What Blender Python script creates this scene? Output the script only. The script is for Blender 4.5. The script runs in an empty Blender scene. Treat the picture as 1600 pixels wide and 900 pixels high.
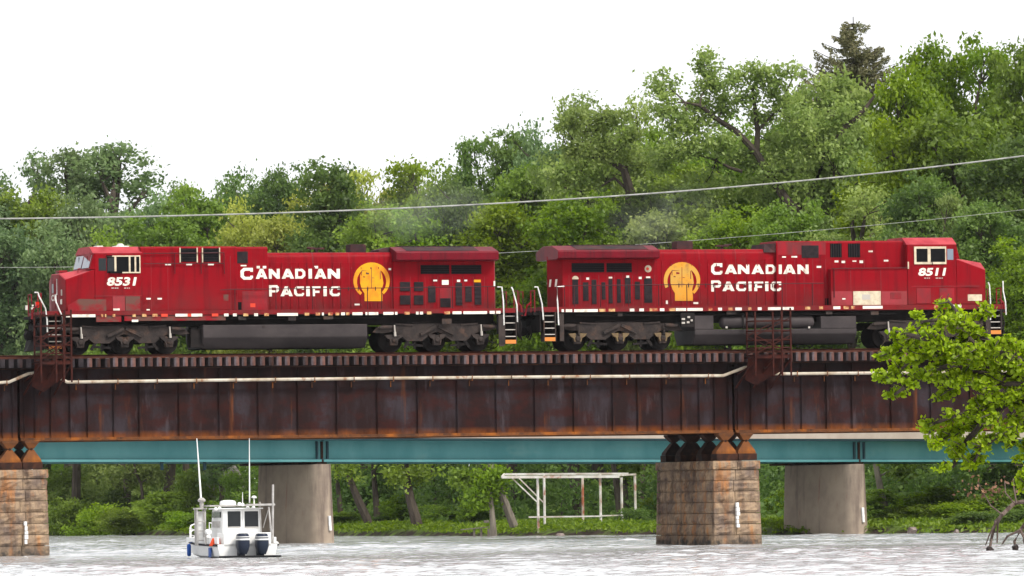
import bpy, bmesh, math, random
import numpy as np
from mathutils import Matrix, Vector

SC = bpy.context.scene
COL = SC.collection
R = math.radians

# ------------------------------------------------------------------ camera
FPX, HORIZON, ROLL, CAMH = 12500.0, 794.5, 0.0145, 1.77
cam_d = bpy.data.cameras.new('camera')
cam = bpy.data.objects.new('camera', cam_d)
COL.objects.link(cam)
cam_d.sensor_width = 36.0
cam_d.lens = 36.0 * FPX / 1600.0
cam_d.clip_start = 1.0
cam_d.clip_end = 6000.0
PITCH = math.atan((HORIZON - 450) / FPX)
CM = (Matrix.Rotation(math.pi / 2 + PITCH, 3, 'X') @ Matrix.Rotation(-ROLL, 3, 'Z'))
cam.matrix_world = Matrix.Translation((0, 0, CAMH)) @ CM.to_4x4()
SC.camera = cam

# ------------------------------------------------------------------ world, sun, exposure
SUN_EL, SUN_AZ = R(50), R(128)          # azimuth clockwise from +Y
world = bpy.data.worlds.new('World')
SC.world = world
world.use_nodes = True
wn = world.node_tree
bg = wn.nodes['Background']
sky = wn.nodes.new('ShaderNodeTexSky')
sky.sky_type = 'NISHITA'
sky.sun_disc = False
sky.sun_elevation = SUN_EL
sky.sun_rotation = SUN_AZ
sky.dust_density = 4.0
sky.air_density = 1.0
hsv = wn.nodes.new('ShaderNodeHueSaturation')
hsv.inputs['Saturation'].default_value = 0.06
mixw = wn.nodes.new('ShaderNodeMixRGB')
mixw.inputs[0].default_value = 0.75     # an even overcast layer over the clear-sky gradient
mixw.inputs[2].default_value = (8.6, 8.75, 9.0, 1)
wn.links.new(sky.outputs[0], hsv.inputs['Color'])
wn.links.new(hsv.outputs[0], mixw.inputs[1])
wn.links.new(mixw.outputs[0], bg.inputs['Color'])
bg.inputs['Strength'].default_value = 0.092
sun_d = bpy.data.lights.new('sun', 'SUN')
sun_d.energy = 2.2
sun_d.angle = R(14)
sun_d.color = (1.0, 0.95, 0.87)
sun = bpy.data.objects.new('sun', sun_d)
COL.objects.link(sun)
sdir = Vector((math.sin(SUN_AZ) * math.cos(SUN_EL), math.cos(SUN_AZ) * math.cos(SUN_EL), math.sin(SUN_EL)))
sun.rotation_euler = sdir.to_track_quat('Z', 'Y').to_euler()
sun.location = (0, 0, 100)
vs = SC.view_settings
vs.view_transform = 'Standard'
vs.look = 'None'
vs.gamma = 1
vs.use_curve_mapping = False
vs.exposure = 0.88
SC.render.resolution_x, SC.render.resolution_y = 1024, 576
SC.cycles.max_bounces = 8
SC.cycles.transparent_max_bounces = 8

# ------------------------------------------------------------------ frames
# 'B' rail bridge (u along the bridge, v away from the viewer), 'D' road bridge, 'W' plain world
FR = {
    'W': (Vector((0, 0, 0)), 0.0),
    'B': (Vector((0, 354.0, 0)), R(18)),
    'D': (Vector((0, 447.0, 0)), R(28)),
}
def un(fr, x, y, v=0.0):
    """point (u, z) on the plane v of a frame seen at a place of the 1600 x 900 picture"""
    O, th = FR[fr]
    U = Vector((math.cos(th), math.sin(th), 0)); V = Vector((-math.sin(th), math.cos(th), 0))
    r = CM @ Vector((x - 800, 450 - y, -FPX))
    C = Vector((0, 0, CAMH))
    P0 = O + V * v
    t = (P0 - C).dot(V) / r.dot(V)
    P = C + r * t
    return ((P - O).dot(U), P.z)
def B(x, y, v=0.0): return un('B', x, y, v)
def BU(x, v=0.0, y=500): return un('B', x, y, v)[0]
def BZ(x, y, v=0.0): return un('B', x, y, v)[1]
def W(x, y, d):
    r = CM @ Vector((x - 800, 450 - y, -FPX))
    t = d / r.y
    return Vector((r.x * t, d, CAMH + r.z * t))

# ------------------------------------------------------------------ object helpers
ORG = {}
def frame_matrix(fr, org, rz=0.0):
    O, th = FR[fr]
    return Matrix.Translation(O) @ Matrix.Rotation(th, 4, 'Z') @ Matrix.Translation(org) @ Matrix.Rotation(rz, 4, 'Z')
def tag(o, label=None, cat=None, group=None, kind=None):
    if label: o['label'] = label
    if cat: o['category'] = cat
    if group: o['group'] = group
    if kind: o['kind'] = kind
    return o
def thing(name, label, cat, org, fr='B', rz=0.0, group=None):
    o = bpy.data.objects.new(name, None)
    COL.objects.link(o)
    o.empty_display_size = 0.5
    o.matrix_world = frame_matrix(fr, Vector(org), rz)
    ORG[o.name] = Vector(org) if rz == 0.0 else Vector((0, 0, 0))
    return tag(o, label, cat, group)

class MB:
    def __init__(s):
        s.v = []; s.f = []; s.m = []
    def add(s, vs_, fs, mi=0):
        n = len(s.v)
        s.v.extend([tuple(p) for p in vs_])
        for f in fs:
            s.f.append(tuple(n + i for i in f)); s.m.append(mi)
        return s
    def box(s, a0, a1, b0, b1, c0, c1, mi=0):
        if a0 > a1: a0, a1 = a1, a0
        if b0 > b1: b0, b1 = b1, b0
        if c0 > c1: c0, c1 = c1, c0
        p = [(a0, b0, c0), (a1, b0, c0), (a1, b1, c0), (a0, b1, c0), (a0, b0, c1), (a1, b0, c1), (a1, b1, c1), (a0, b1, c1)]
        return s.add(p, [(0, 3, 2, 1), (4, 5, 6, 7), (0, 1, 5, 4), (1, 2, 6, 5), (2, 3, 7, 6), (3, 0, 4, 7)], mi)
    def loft(s, secs, mi=0, cap=True, closed=False):
        n = len(secs[0]); vs_ = [p for sec in secs for p in sec]; fs = []
        k = len(secs)
        for i in range(k if closed else k - 1):
            for j in range(n):
                a = i * n + j; b = i * n + (j + 1) % n
                c = ((i + 1) % k) * n + (j + 1) % n; d = ((i + 1) % k) * n + j
                fs.append((a, b, c, d))
        if cap and not closed:
            fs.append(tuple(range(n - 1, -1, -1))); fs.append(tuple((k - 1) * n + j for j in range(n)))
        return s.add(vs_, fs, mi)
    def prism(s, pts, v0, v1, mi=0):            # outline in (u, z), extruded along v
        return s.loft([[(p[0], v0, p[1]) for p in pts], [(p[0], v1, p[1]) for p in pts]], mi)
    def prismu(s, pts, u0, u1, mi=0):           # outline in (v, z), extruded along u
        return s.loft([[(u0, p[0], p[1]) for p in pts], [(u1, p[0], p[1]) for p in pts]], mi)
    def tube(s, path, r, n=6, mi=0, cap=True):
        path = [Vector(p) for p in path]
        rr = r if isinstance(r, (list, tuple)) else [r] * len(path)
        secs = []
        for i, p in enumerate(path):
            d = (path[min(i + 1, len(path) - 1)] - path[max(i - 1, 0)])
            if d.length < 1e-9: d = Vector((0, 0, 1))
            d.normalize()
            ref = Vector((0, 0, 1)) if abs(d.z) < 0.9 else Vector((1, 0, 0))
            a = d.cross(ref).normalized(); b = d.cross(a).normalized()
            secs.append([p + (a * math.cos(2 * math.pi * k / n) + b * math.sin(2 * math.pi * k / n)) * rr[i] for k in range(n)])
        return s.loft(secs, mi, cap)
    def cyl(s, p0, p1, r, n=16, r2=None, mi=0):
        return s.tube([p0, p1], [r, r if r2 is None else r2], n, mi)
    def bar(s, p0, p1, w, h, mi=0):             # rectangular bar
        p0, p1 = Vector(p0), Vector(p1); d = (p1 - p0).normalized()
        ref = Vector((0, 1, 0)) if abs(d.y) < 0.9 else Vector((1, 0, 0))
        a = d.cross(ref).normalized() * (h / 2); b = ref.cross(a.normalized()).normalized()
        b = d.cross(a.normalized()).normalized() * (w / 2)
        q = [a + b, a - b, -a - b, -a + b]
        return s.loft([[p0 + k for k in q], [p1 + k for k in q]], mi)
    def lathe(s, prof, c, n=16, mi=0, axis='z'):
        secs = []
        for (r, h) in prof:
            ring = []
            for k in range(n):
                t = 2 * math.pi * k / n
                if axis == 'z': ring.append((c[0] + r * math.cos(t), c[1] + r * math.sin(t), c[2] + h))
                elif axis == 'v': ring.append((c[0] + r * math.cos(t), c[1] + h, c[2] + r * math.sin(t)))
                else: ring.append((c[0] + h, c[1] + r * math.cos(t), c[2] + r * math.sin(t)))
            secs.append(ring)
        return s.loft(secs, mi)
    def build(s, name, mats, parent=None, fr='B', org=None, bevel=0, smooth=False, xf=None, seg=1):
        if not isinstance(mats, (list, tuple)): mats = [mats]
        vv = s.v if xf is None else [tuple(xf(Vector(p))) for p in s.v]
        if parent is not None: o_ = ORG[parent.name]
        elif org is not None: o_ = Vector(org)
        else:
            a = np.array(vv); o_ = Vector(((a[:, 0].min() + a[:, 0].max()) / 2, (a[:, 1].min() + a[:, 1].max()) / 2, a[:, 2].min()))
        me = bpy.data.meshes.new(name)
        me.from_pydata([(p[0] - o_.x, p[1] - o_.y, p[2] - o_.z) for p in vv], [], s.f)
        for m in mats: me.materials.append(m)
        me.polygons.foreach_set('material_index', s.m)
        bm = bmesh.new(); bm.from_mesh(me)
        bmesh.ops.recalc_face_normals(bm, faces=bm.faces)
        bm.to_mesh(me); bm.free()
        if smooth: me.shade_smooth()
        o = bpy.data.objects.new(name, me)
        COL.objects.link(o)
        if parent is not None: o.parent = parent
        else: o.matrix_world = frame_matrix(fr, o_)
        ORG[o.name] = o_
        if smooth:
            try:
                me.set_sharp_from_angle(angle=R(40))
            except Exception: pass
        if bevel:
            b = o.modifiers.new('bevel', 'BEVEL'); b.width = bevel; b.segments = seg; b.limit_method = 'ANGLE'; b.angle_limit = R(35)
        return o
def dup(o, parent=None, loc=None):
    c = o.copy(); COL.objects.link(c)
    if parent is not None: c.parent = parent
    if loc is not None: c.location = loc
    ORG[c.name] = ORG.get(o.name, Vector((0, 0, 0)))
    for ch in list(o.children): dup(ch, c)
    return c

# ------------------------------------------------------------------ materials
def mat(name, c1, c2=None, scale=2.0, stretch=(1, 1, 1), lo=0.4, hi=0.62, rough=0.6, metal=0.0, bump=0.0, bscale=None,
        layers=(), coat=0.0, grad=None, spec=0.08, detail=6, rnd=0.0):
    """noise-mixed base colour; layers = (colour, scale, stretch, lo, hi, amount); grad = (colour, z0, z1) stains and tints fading from z0 to z1"""
    m = bpy.data.materials.new(name); m.use_nodes = True
    nt = m.node_tree; N = nt.nodes; L = nt.links
    p = N['Principled BSDF']
    p.inputs['Roughness'].default_value = rough; p.inputs['Metallic'].default_value = metal
    p.inputs['Coat Weight'].default_value = coat; p.inputs['Coat Roughness'].default_value = 0.15
    p.inputs['Specular IOR Level'].default_value = spec
    tc = N.new('ShaderNodeTexCoord')
    def noise(sc, st, lo_, hi_):
        mp = N.new('ShaderNodeMapping'); mp.inputs['Scale'].default_value = [sc * k for k in st]
        L.new(tc.outputs['Object'], mp.inputs[0])
        n = N.new('ShaderNodeTexNoise'); n.inputs['Scale'].default_value = 1.0; n.inputs['Detail'].default_value = detail
        n.inputs['Roughness'].default_value = 0.62
        L.new(mp.outputs[0], n.inputs['Vector'])
        r = N.new('ShaderNodeMapRange'); r.inputs[1].default_value = lo_; r.inputs[2].default_value = hi_
        L.new(n.outputs['Fac'], r.inputs[0])
        return n, r
    def col(c): return (c[0], c[1], c[2], 1)
    base = N.new('ShaderNodeRGB'); base.outputs[0].default_value = col(c1); cur = base.outputs[0]
    if c2 is not None:
        n, r = noise(scale, stretch, lo, hi)
        mx = N.new('ShaderNodeMixRGB'); L.new(r.outputs[0], mx.inputs[0]); L.new(cur, mx.inputs[1]); mx.inputs[2].default_value = col(c2)
        cur = mx.outputs[0]
    for (c, sc, st, lo_, hi_, am) in layers:
        n, r = noise(sc, st, lo_, hi_)
        mu = N.new('ShaderNodeMath'); mu.operation = 'MULTIPLY'; mu.inputs[1].default_value = am; L.new(r.outputs[0], mu.inputs[0])
        mx = N.new('ShaderNodeMixRGB'); L.new(mu.outputs[0], mx.inputs[0]); L.new(cur, mx.inputs[1]); mx.inputs[2].default_value = col(c)
        cur = mx.outputs[0]
    if grad is not None:
        for (c, z0, z1, am, gs) in grad:
            sp = N.new('ShaderNodeSeparateXYZ'); L.new(tc.outputs['Object'], sp.inputs[0])
            r2 = N.new('ShaderNodeMapRange'); r2.inputs[1].default_value = z0; r2.inputs[2].default_value = z1
            r2.inputs[3].default_value = 1; r2.inputs[4].default_value = 0
            L.new(sp.outputs[2], r2.inputs[0])
            n, r = noise(gs[0], gs[1], 0.3, 0.65)
            mu = N.new('ShaderNodeMath'); mu.operation = 'MULTIPLY'; L.new(r.outputs[0], mu.inputs[0]); L.new(r2.outputs[0], mu.inputs[1])
            mv = N.new('ShaderNodeMath'); mv.operation = 'MULTIPLY'; L.new(mu.outputs[0], mv.inputs[0]); mv.inputs[1].default_value = am
            mx = N.new('ShaderNodeMixRGB'); L.new(mv.outputs[0], mx.inputs[0]); L.new(cur, mx.inputs[1]); mx.inputs[2].default_value = col(c)
            cur = mx.outputs[0]
    if rnd:
        oi = N.new('ShaderNodeObjectInfo'); rr_ = N.new('ShaderNodeMapRange'); rr_.inputs[3].default_value = 1 - rnd; rr_.inputs[4].default_value = 1 + rnd
        L.new(oi.outputs['Random'], rr_.inputs[0]); hs_ = N.new('ShaderNodeHueSaturation'); L.new(rr_.outputs[0], hs_.inputs['Value']); L.new(cur, hs_.inputs['Color']); cur = hs_.outputs[0]
    L.new(cur, p.inputs['Base Color'])
    if bump:
        n, r = noise(bscale or scale * 3, (1, 1, 1), 0.2, 0.8)
        b = N.new('ShaderNodeBump'); b.inputs['Strength'].default_value = 1.0; b.inputs['Distance'].default_value = bump
        L.new(r.outputs[0], b.inputs['Height']); L.new(b.outputs[0], p.inputs['Normal'])
    return m

MT = {}
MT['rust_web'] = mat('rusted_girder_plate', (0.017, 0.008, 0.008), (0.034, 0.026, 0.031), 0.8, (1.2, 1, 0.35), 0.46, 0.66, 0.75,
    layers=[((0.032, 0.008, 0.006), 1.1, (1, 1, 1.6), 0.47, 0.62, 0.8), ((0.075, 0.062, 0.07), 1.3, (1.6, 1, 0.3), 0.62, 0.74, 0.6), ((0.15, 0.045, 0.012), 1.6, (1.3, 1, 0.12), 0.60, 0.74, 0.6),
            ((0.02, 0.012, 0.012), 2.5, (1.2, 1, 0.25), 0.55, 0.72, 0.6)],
    grad=[((0.30, 0.085, 0.012), -0.05, 0.42, 1.0, (1.3, (1, 1, 0.6))), ((0.008, 0.005, 0.005), 3.2, 1.5, 0.9, (1.5, (1, 1, 0.3)))], bump=0.006, bscale=5)  # near-black upper gradient puts the shade beneath the ties into the colour
MT['rust_dark'] = mat('dark_rusty_steel', (0.022, 0.013, 0.011), (0.05, 0.022, 0.015), 2.0, rough=0.8,
    layers=[((0.13, 0.045, 0.015), 2.2, (1, 1, 0.6), 0.56, 0.7, 0.8)])
MT['rust_orange'] = mat('orange_rusty_steel', (0.16, 0.06, 0.022), (0.07, 0.035, 0.022), 1.5, rough=0.85,
    layers=[((0.33, 0.11, 0.02), 1.1, (1, 1, 0.5), 0.5, 0.65, 0.8)])
MT['rust_red'] = mat('red_brown_rusty_steel', (0.055, 0.014, 0.010), (0.028, 0.010, 0.009), 3.0, rough=0.8)
MT['tie'] = mat('weathered_tie_timber', (0.075, 0.062, 0.068), (0.035, 0.028, 0.032), 2.5, (1, 0.4, 1), rough=0.85, rnd=0.55,
    layers=[((0.14, 0.055, 0.035), 0.9, (1, 0.2, 0.2), 0.56, 0.66, 0.7)])
MT['tie_pale'] = mat('pale_end_grain', (0.45, 0.43, 0.42), (0.2, 0.18, 0.17), 4.0, rough=0.8)
MT['rail'] = mat('rusty_rail_steel', (0.085, 0.03, 0.02), (0.05, 0.018, 0.013), 3.0, rough=0.6, metal=0.2)
MT['pipe'] = mat('chipped_cream_pipe', (0.55, 0.50, 0.42), (0.36, 0.28, 0.2), 1.4, rough=0.6,
    layers=[((0.22, 0.08, 0.03), 1.6, (1.5, 1, 1), 0.56, 0.68, 0.9)])
MT['stone'] = mat('sandstone_blocks', (0.34, 0.24, 0.155), (0.17, 0.125, 0.10), 1.1, (1, 1, 1.2), rough=0.9, bump=0.03, bscale=5,
    layers=[((0.37, 0.15, 0.045), 1.4, (1.6, 1.6, 0.3), 0.50, 0.66, 0.75), ((0.06, 0.038, 0.032), 1.3, (1.2, 1.2, 0.3), 0.48, 0.64, 0.85),
            ((0.40, 0.31, 0.22), 2.0, (1, 1, 1), 0.60, 0.72, 0.6)],
    grad=[((0.055, 0.048, 0.042), 0.15, 0.60, 1.3, (2.0, (1, 1, 1)))])
MT['concrete'] = mat('stained_concrete', (0.36, 0.29, 0.22), (0.29, 0.23, 0.18), 0.8, rough=0.9, bump=0.01, bscale=4,
    layers=[((0.07, 0.05, 0.048), 0.8, (1.0, 1.0, 0.16), 0.52, 0.70, 0.8), ((0.26, 0.08, 0.05), 1.3, (1.4, 1.4, 0.3), 0.62, 0.74, 0.6)])
MT['parapet'] = mat('beige_concrete_parapet', (0.36, 0.31, 0.26), (0.30, 0.25, 0.21), 0.7, rough=0.9)
MT['teal'] = mat('teal_painted_steel', (0.065, 0.205, 0.215), (0.10, 0.26, 0.265), 0.35, (1, 1, 0.4), rough=0.55,
    layers=[((0.13, 0.26, 0.25), 0.8, (0.5, 1, 1), 0.58, 0.7, 0.5)])
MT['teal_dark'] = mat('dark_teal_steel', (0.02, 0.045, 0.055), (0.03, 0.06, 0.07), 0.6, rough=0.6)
MT['white_mark'] = mat('white_gauge_paint', (0.8, 0.8, 0.8), (0.65, 0.63, 0.6), 6.0, rough=0.6)
MT['asphalt'] = mat('asphalt', (0.05, 0.05, 0.05), (0.06, 0.06, 0.058), 2.0, rough=0.9)

# ------------------------------------------------------------------ water and ground
def shore(x):
    xs = [-700, -60, -34.6, -26, -12.6, 0, 9.8, 15.2, 21.4, 28, 60, 700]
    ys = [760, 720, 668, 632, 560, 508, 492, 462, 455, 441, 430, 400]
    return np.interp(x, xs, ys)
def ground_z(x, y):
    s = shore(x)
    d = y - s
    lawn = np.interp(d, [-30, -3, 0, 1.5, 4, 30, 90, 250, 1500], [-2.5, -0.5, -0.03, 0.35, 0.5, 0.95, 1.5, 4.0, 10.0])
    near = np.interp(y, [-300, 0, 30, 60], [0.6, 0.25, -0.4, -2.5])
    return np.maximum(lawn, near) + 0.12 * np.sin(x * 0.61 + 1.3 * np.sin(y * 0.17)) * (d > 1)

def grid_mesh(name, xs, ys, zf, m, kind='structure', smooth=True):
    X, Y = np.meshgrid(xs, ys)
    Z = zf(X, Y)
    nx, ny = len(xs), len(ys)
    co = np.stack([X, Y, Z], -1).reshape(-1, 3).astype(np.float32)
    i = np.arange(nx * ny).reshape(ny, nx)
    q = np.stack([i[:-1, :-1], i[:-1, 1:], i[1:, 1:], i[1:, :-1]], -1).reshape(-1, 4).astype(np.int32)
    me = bpy.data.meshes.new(name)
    me.vertices.add(len(co)); me.vertices.foreach_set('co', co.ravel())
    me.loops.add(q.size); me.loops.foreach_set('vertex_index', q.ravel())
    me.polygons.add(len(q)); me.polygons.foreach_set('loop_start', np.arange(0, q.size, 4, dtype=np.int32))
    me.polygons.foreach_set('loop_total', np.full(len(q), 4, np.int32))
    me.update(calc_edges=True)
    if smooth: me.shade_smooth()
    me.materials.append(m)
    o = bpy.data.objects.new(name, me); COL.objects.link(o); o['kind'] = kind
    return o

MT['ground'] = mat('grassy_bank', (0.10, 0.16, 0.025), (0.14, 0.21, 0.035), 0.35, rough=0.95, bump=0.1, bscale=2.5,
    layers=[((0.07, 0.05, 0.03), 0.25, (1, 1, 1), 0.57, 0.68, 0.8)],
    grad=[((0.035, 0.025, 0.02), 0.2, 0.55, 1.6, (0.8, (1, 1, 0.3)))])
gx = np.unique(np.concatenate([np.linspace(-900, -80, 30), np.linspace(-80, 80, 260), np.linspace(80, 900, 30)]))
gy = np.unique(np.concatenate([np.linspace(-300, 100, 30), np.linspace(100, 400, 20), np.linspace(400, 760, 380), np.linspace(760, 3500, 50)]))
grid_mesh('ground', gx, gy, ground_z, MT['ground'])

mw = bpy.data.materials.new('river_water'); mw.use_nodes = True
nt = mw.node_tree; p = nt.nodes['Principled BSDF']
p.inputs['Base Color'].default_value = (0.42, 0.425, 0.43, 1); p.inputs['Roughness'].default_value = 0.07
p.inputs['IOR'].default_value = 1.42; p.inputs['Specular IOR Level'].default_value = 0.5
tc = nt.nodes.new('ShaderNodeTexCoord'); mp = nt.nodes.new('ShaderNodeMapping'); mp.inputs['Scale'].default_value = (1, 0.8, 1)
nz = nt.nodes.new('ShaderNodeTexNoise'); nz.inputs['Scale'].default_value = 4.5; nz.inputs['Detail'].default_value = 5
bp = nt.nodes.new('ShaderNodeBump'); bp.inputs['Distance'].default_value = 0.045; bp.inputs['Strength'].default_value = 1.0
nt.links.new(tc.outputs['Object'], mp.inputs[0]); nt.links.new(mp.outputs[0], nz.inputs['Vector'])
nt.links.new(nz.outputs['Fac'], bp.inputs['Height']); nt.links.new(bp.outputs[0], p.inputs['Normal'])

rw = np.random.RandomState(5)
WV = []
for lam in (0.6, 0.75, 0.95, 1.25, 1.7, 2.3, 3.1, 4.4):
    for _ in range(5):
        a = rw.uniform(-0.9, 0.9) + math.pi / 2
        WV.append((2 * math.pi / lam * math.cos(a), 2 * math.pi / lam * math.sin(a), rw.uniform(0, 6.28), 0.0039 * lam ** 0.6))
def water_z(X, Y):
    Z = np.zeros_like(X)
    for kx, ky, ph, am in WV:
        Z += am * np.sin(kx * X + ky * Y + ph)
    # gusty patches
    g = 0.9 + 0.3 * np.sin(0.11 * X + 0.7 * np.sin(0.05 * Y)) * np.sin(0.043 * Y + 0.6 * np.sin(0.09 * X) + 0.8) + 0.2 * np.sin(0.19 * Y + 0.35 * X + 1.0) * np.sin(0.031 * Y)
    # the boat's wake, two low ridges running off to the right
    wk = 0
    br = .55 + .45 * np.sin(1.7 * X + 2.1 * np.sin(0.6 * Y)) * np.sin(0.53 * X + 1.3)
    for (x0, x1, ya, yb, am, w) in ((-9, 30, 331, 349, 0.105, 4.5), (-4, 30, 352, 372, 0.06, 5), (-40, -8, 338, 346, 0.05, 4), (6, 30, 395, 392, 0.06, 6)):
        t = Y - (ya + (yb - ya) * (X - x0) / (x1 - x0)) + 0.5 * np.sin(0.8 * X) + .3 * np.sin(2.3 * X + 1)
        wk = wk + am * br * np.sin(t * 3.4) * np.exp(-(t / w) ** 2) * np.clip((X - x0) / 3, 0, 1) * np.clip((x1 - X) / 3, 0, 1)
    fade = np.clip(1 - (np.abs(X) - 42) / 12, 0, 1) * np.clip((Y - 120) / 40, 0, 1)
    return (Z * g + wk) * fade
wx = np.unique(np.concatenate([np.linspace(-900, -60, 10), np.linspace(-60, -36, 40), np.linspace(-36, 36, 340), np.linspace(36, 60, 40), np.linspace(60, 900, 10)]))
wy = np.unique(np.concatenate([np.linspace(-100, 150, 12), np.linspace(150, 480, 1150), np.linspace(480, 700, 420), np.linspace(700, 900, 5)]))
grid_mesh('water', wx, wy, water_z, mw)
# ================================================================== rail bridge
GV = (0.0, 2.0, 4.9, 6.9)                     # the four girder lines
ZT, ZB = 8.14, 5.0                            # top and bottom of the girders
def girder_span(name, label, u0, u1, stiff_u):
    t = thing(name, label, 'bridge span', ((u0 + u1) / 2, 3.4, ZB), group=None)
    for gi, v in enumerate(GV):
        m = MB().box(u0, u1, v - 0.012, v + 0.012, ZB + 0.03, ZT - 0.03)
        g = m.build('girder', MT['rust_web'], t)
        b = MB().box(u0, u1, v - 0.22, v + 0.22, ZB, ZB + 0.035)
        b.box(u0, u1, v - 0.10, v - 0.015, ZB + 0.035, ZB + 0.13).build('bottom_flange', MT['rust_orange'], g)
        MB().box(u0, u1, v - 0.24, v + 0.24, ZT - 0.035, ZT).build('top_flange', MT['rust_dark'], g)
        if gi == 0 or gi == 3:
            for su in stiff_u:
                s = MB().box(su - 0.009, su + 0.009, v - 0.11, v - 0.013, ZB + 0.036, ZT - 0.036)
                s.box(su - 0.06, su + 0.0, v - 0.03, v - 0.013, ZB + 0.036, ZT - 0.036)
                s.build('stiffener', MT['rust_web'], g)
    n = max(3, int((u1 - u0) / 5))
    for i in range(n):
        u = u0 + 0.4 + (u1 - u0 - 0.8) * i / (n - 1)
        m = MB()
        for (va, vb) in ((0.02, 1.98), (4.92, 6.88)):
            m.bar((u, va, ZB + 0.1), (u, vb, ZT - 0.1), 0.07, 0.07).bar((u, va, ZT - 0.1), (u, vb, ZB + 0.1), 0.07, 0.07)
            m.bar((u, va, ZB + 0.08), (u, vb, ZB + 0.08), 0.09, 0.09).bar((u, va, ZT - 0.12), (u, vb, ZT - 0.12), 0.09, 0.09)
        m.build('cross_brace', MT['rust_dark'], t)
    m = MB()                                  # lateral bracing under the deck of each track
    k = int((u1 - u0) / 2.5)
    for i in range(k):
        a = u0 + (u1 - u0) * i / k; b = u0 + (u1 - u0) * (i + 1) / k
        for (va, vb) in ((0.02, 1.98), (4.92, 6.88)):
            m.bar((a, va if i % 2 else vb, ZB + 0.16), (b, vb if i % 2 else va, ZB + 0.16), 0.08, 0.05)
    m.build('lateral_bracing', MT['rust_dark'], t)
    return t
uG1, uG2 = BU(29, 0, 640), BU(1146, 0, 640)
mid_px = [38, 55, 80, 110, 137, 178, 218, 280, 343, 404, 466, 527, 590, 653, 715, 776, 836, 897, 958, 997, 1036, 1066, 1093, 1117, 1139]
right_px = [1153, 1174, 1199, 1226, 1253, 1292, 1332, 1393, 1455, 1517, 1580, 1642, 1704, 1766]
girder_span('plate_girder_span', 'long rusty plate girder span between the two stone piers, under both locomotives', uG1 + 0.06, uG2 - 0.06, [BU(x, -.1, 640) for x in mid_px])
girder_span('plate_girder_span', 'rusty plate girder span right of the middle stone pier, behind the leafy branches', uG2 + 0.06, uG2 + 31, [BU(x, -.1, 640) for x in right_px])
girder_span('plate_girder_span', 'end of a rusty girder span at the left edge', uG1 - 31, uG1 - 0.06, [BU(x, -.1, 640) for x in (20, 4, -20, -45, -80, -120, -180, -240)])

# track on the near side: rails, ties, spikes' timber guard
tk = thing('railway_track', 'near railway track under the red locomotives, dark wooden ties with pale flecks and rusty rails', 'railway track', (0, 1.0, 8.14))
def rail(v, u0, u1):
    m = MB()
    pr = [(-.075, 0), (.075, 0), (.075, .015), (.012, .04), (.012, .135), (.036, .145), (.036, .18), (-.036, .18), (-.036, .145), (-.012, .135), (-.012, .04), (-.075, .015)]
    m.prismu([(v + a, 8.55 + b) for a, b in pr], u0, u1)
    return m
for v in (0.28, 1.72): rail(v, -60, 60).build('rail', MT['rail'], tk)
MB().box(-60, 60, -0.42, -0.28, 8.552, 8.64).build('guard_timber', MT['rail'], tk)
tie_me = None
rt = random.Random(3)
tie0 = MB().box(-0.11, 0.11, -0.62, 2.62, 8.17, 8.55)
tie0.box(-0.07, 0.05, -0.625, -0.44, 8.551, 8.562, 1)
tie = tie0.build('tie', [MT['tie'], MT['tie_pale']], tk, bevel=0.012)
tie_us = [-24.6 + 0.39 * i for i in range(126)]
vis = tie_us[13:113]
tie.location.x = vis[0]
for u in vis[1:]:
    c = dup(tie, tk); c.location = (u + rt.uniform(-.03, .03), rt.uniform(-.05, .05), rt.uniform(-.012, .012)); c.rotation_euler.z = rt.uniform(-.008, .008)
m = MB()
for u in [-60 + 0.39 * i for i in range(90)] + tie_us[:13] + tie_us[113:] + [24.6 + 0.39 * i for i in range(90)]:
    m.box(u - .11, u + .11, -.62, 2.62, 8.17, 8.55)
tag(m.build('tie', MT['tie'], tk), kind='stuff')
tk2 = thing('railway_track', 'far railway track on the bridge behind the locomotives', 'railway track', (0, 5.9, 8.14))
for v in (5.18, 6.62): rail(v, -60, 60).build('rail', MT['rail'], tk2)
m = MB()
for i in range(300):
    u = -58 + 0.39 * i; m.box(u - .11, u + .11, 4.3, 7.5, 8.17, 8.55)
tag(m.build('tie', MT['tie'], tk2), kind='stuff')

# the cream pipe along the girder, on brackets
vp = -0.36
def bp(x, y, v=vp):
    u, z = B(x, y, v); return (u, v, z)
P = [bp(-90, 604), bp(14, 597), bp(44, 584), bp(60, 582), bp(80, 583, -.38), bp(105, 597), bp(110, 597), bp(300, 594.5), bp(600, 591), bp(900, 588.5), bp(1130, 587), bp(1164, 574), bp(1185, 573), bp(1212, 584), bp(1236, 584), bp(1600, 580.5), bp(1760, 579.5)]
pipe = MB().tube(P, 0.068, 8).build('cream_pipe', MT['pipe'], smooth=True)
tag(pipe, 'long chipped cream pipe running along the top of the rusty girder', 'pipe')
for x in [10, 122] + [122 + 61.5 * k for k in range(1, 17)] + [1245, 1292, 1340, 1393, 1455, 1517, 1580]:
    y = np.interp(x, [0, 122, 1130, 1236, 1600], [598, 596.5, 587, 584, 580.5])
    u, z = B(x, y, vp)
    MB().box(u - .03, u + .03, vp - .1, -0.02, z - .115, z - .088).box(u - .02, u + .02, vp - .1, vp - .085, z - .1, z + .12).box(u - .03, u + .01, -.05, -.02, z - .35, z - .1).build('bracket', MT['rust_orange'], pipe)

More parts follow.
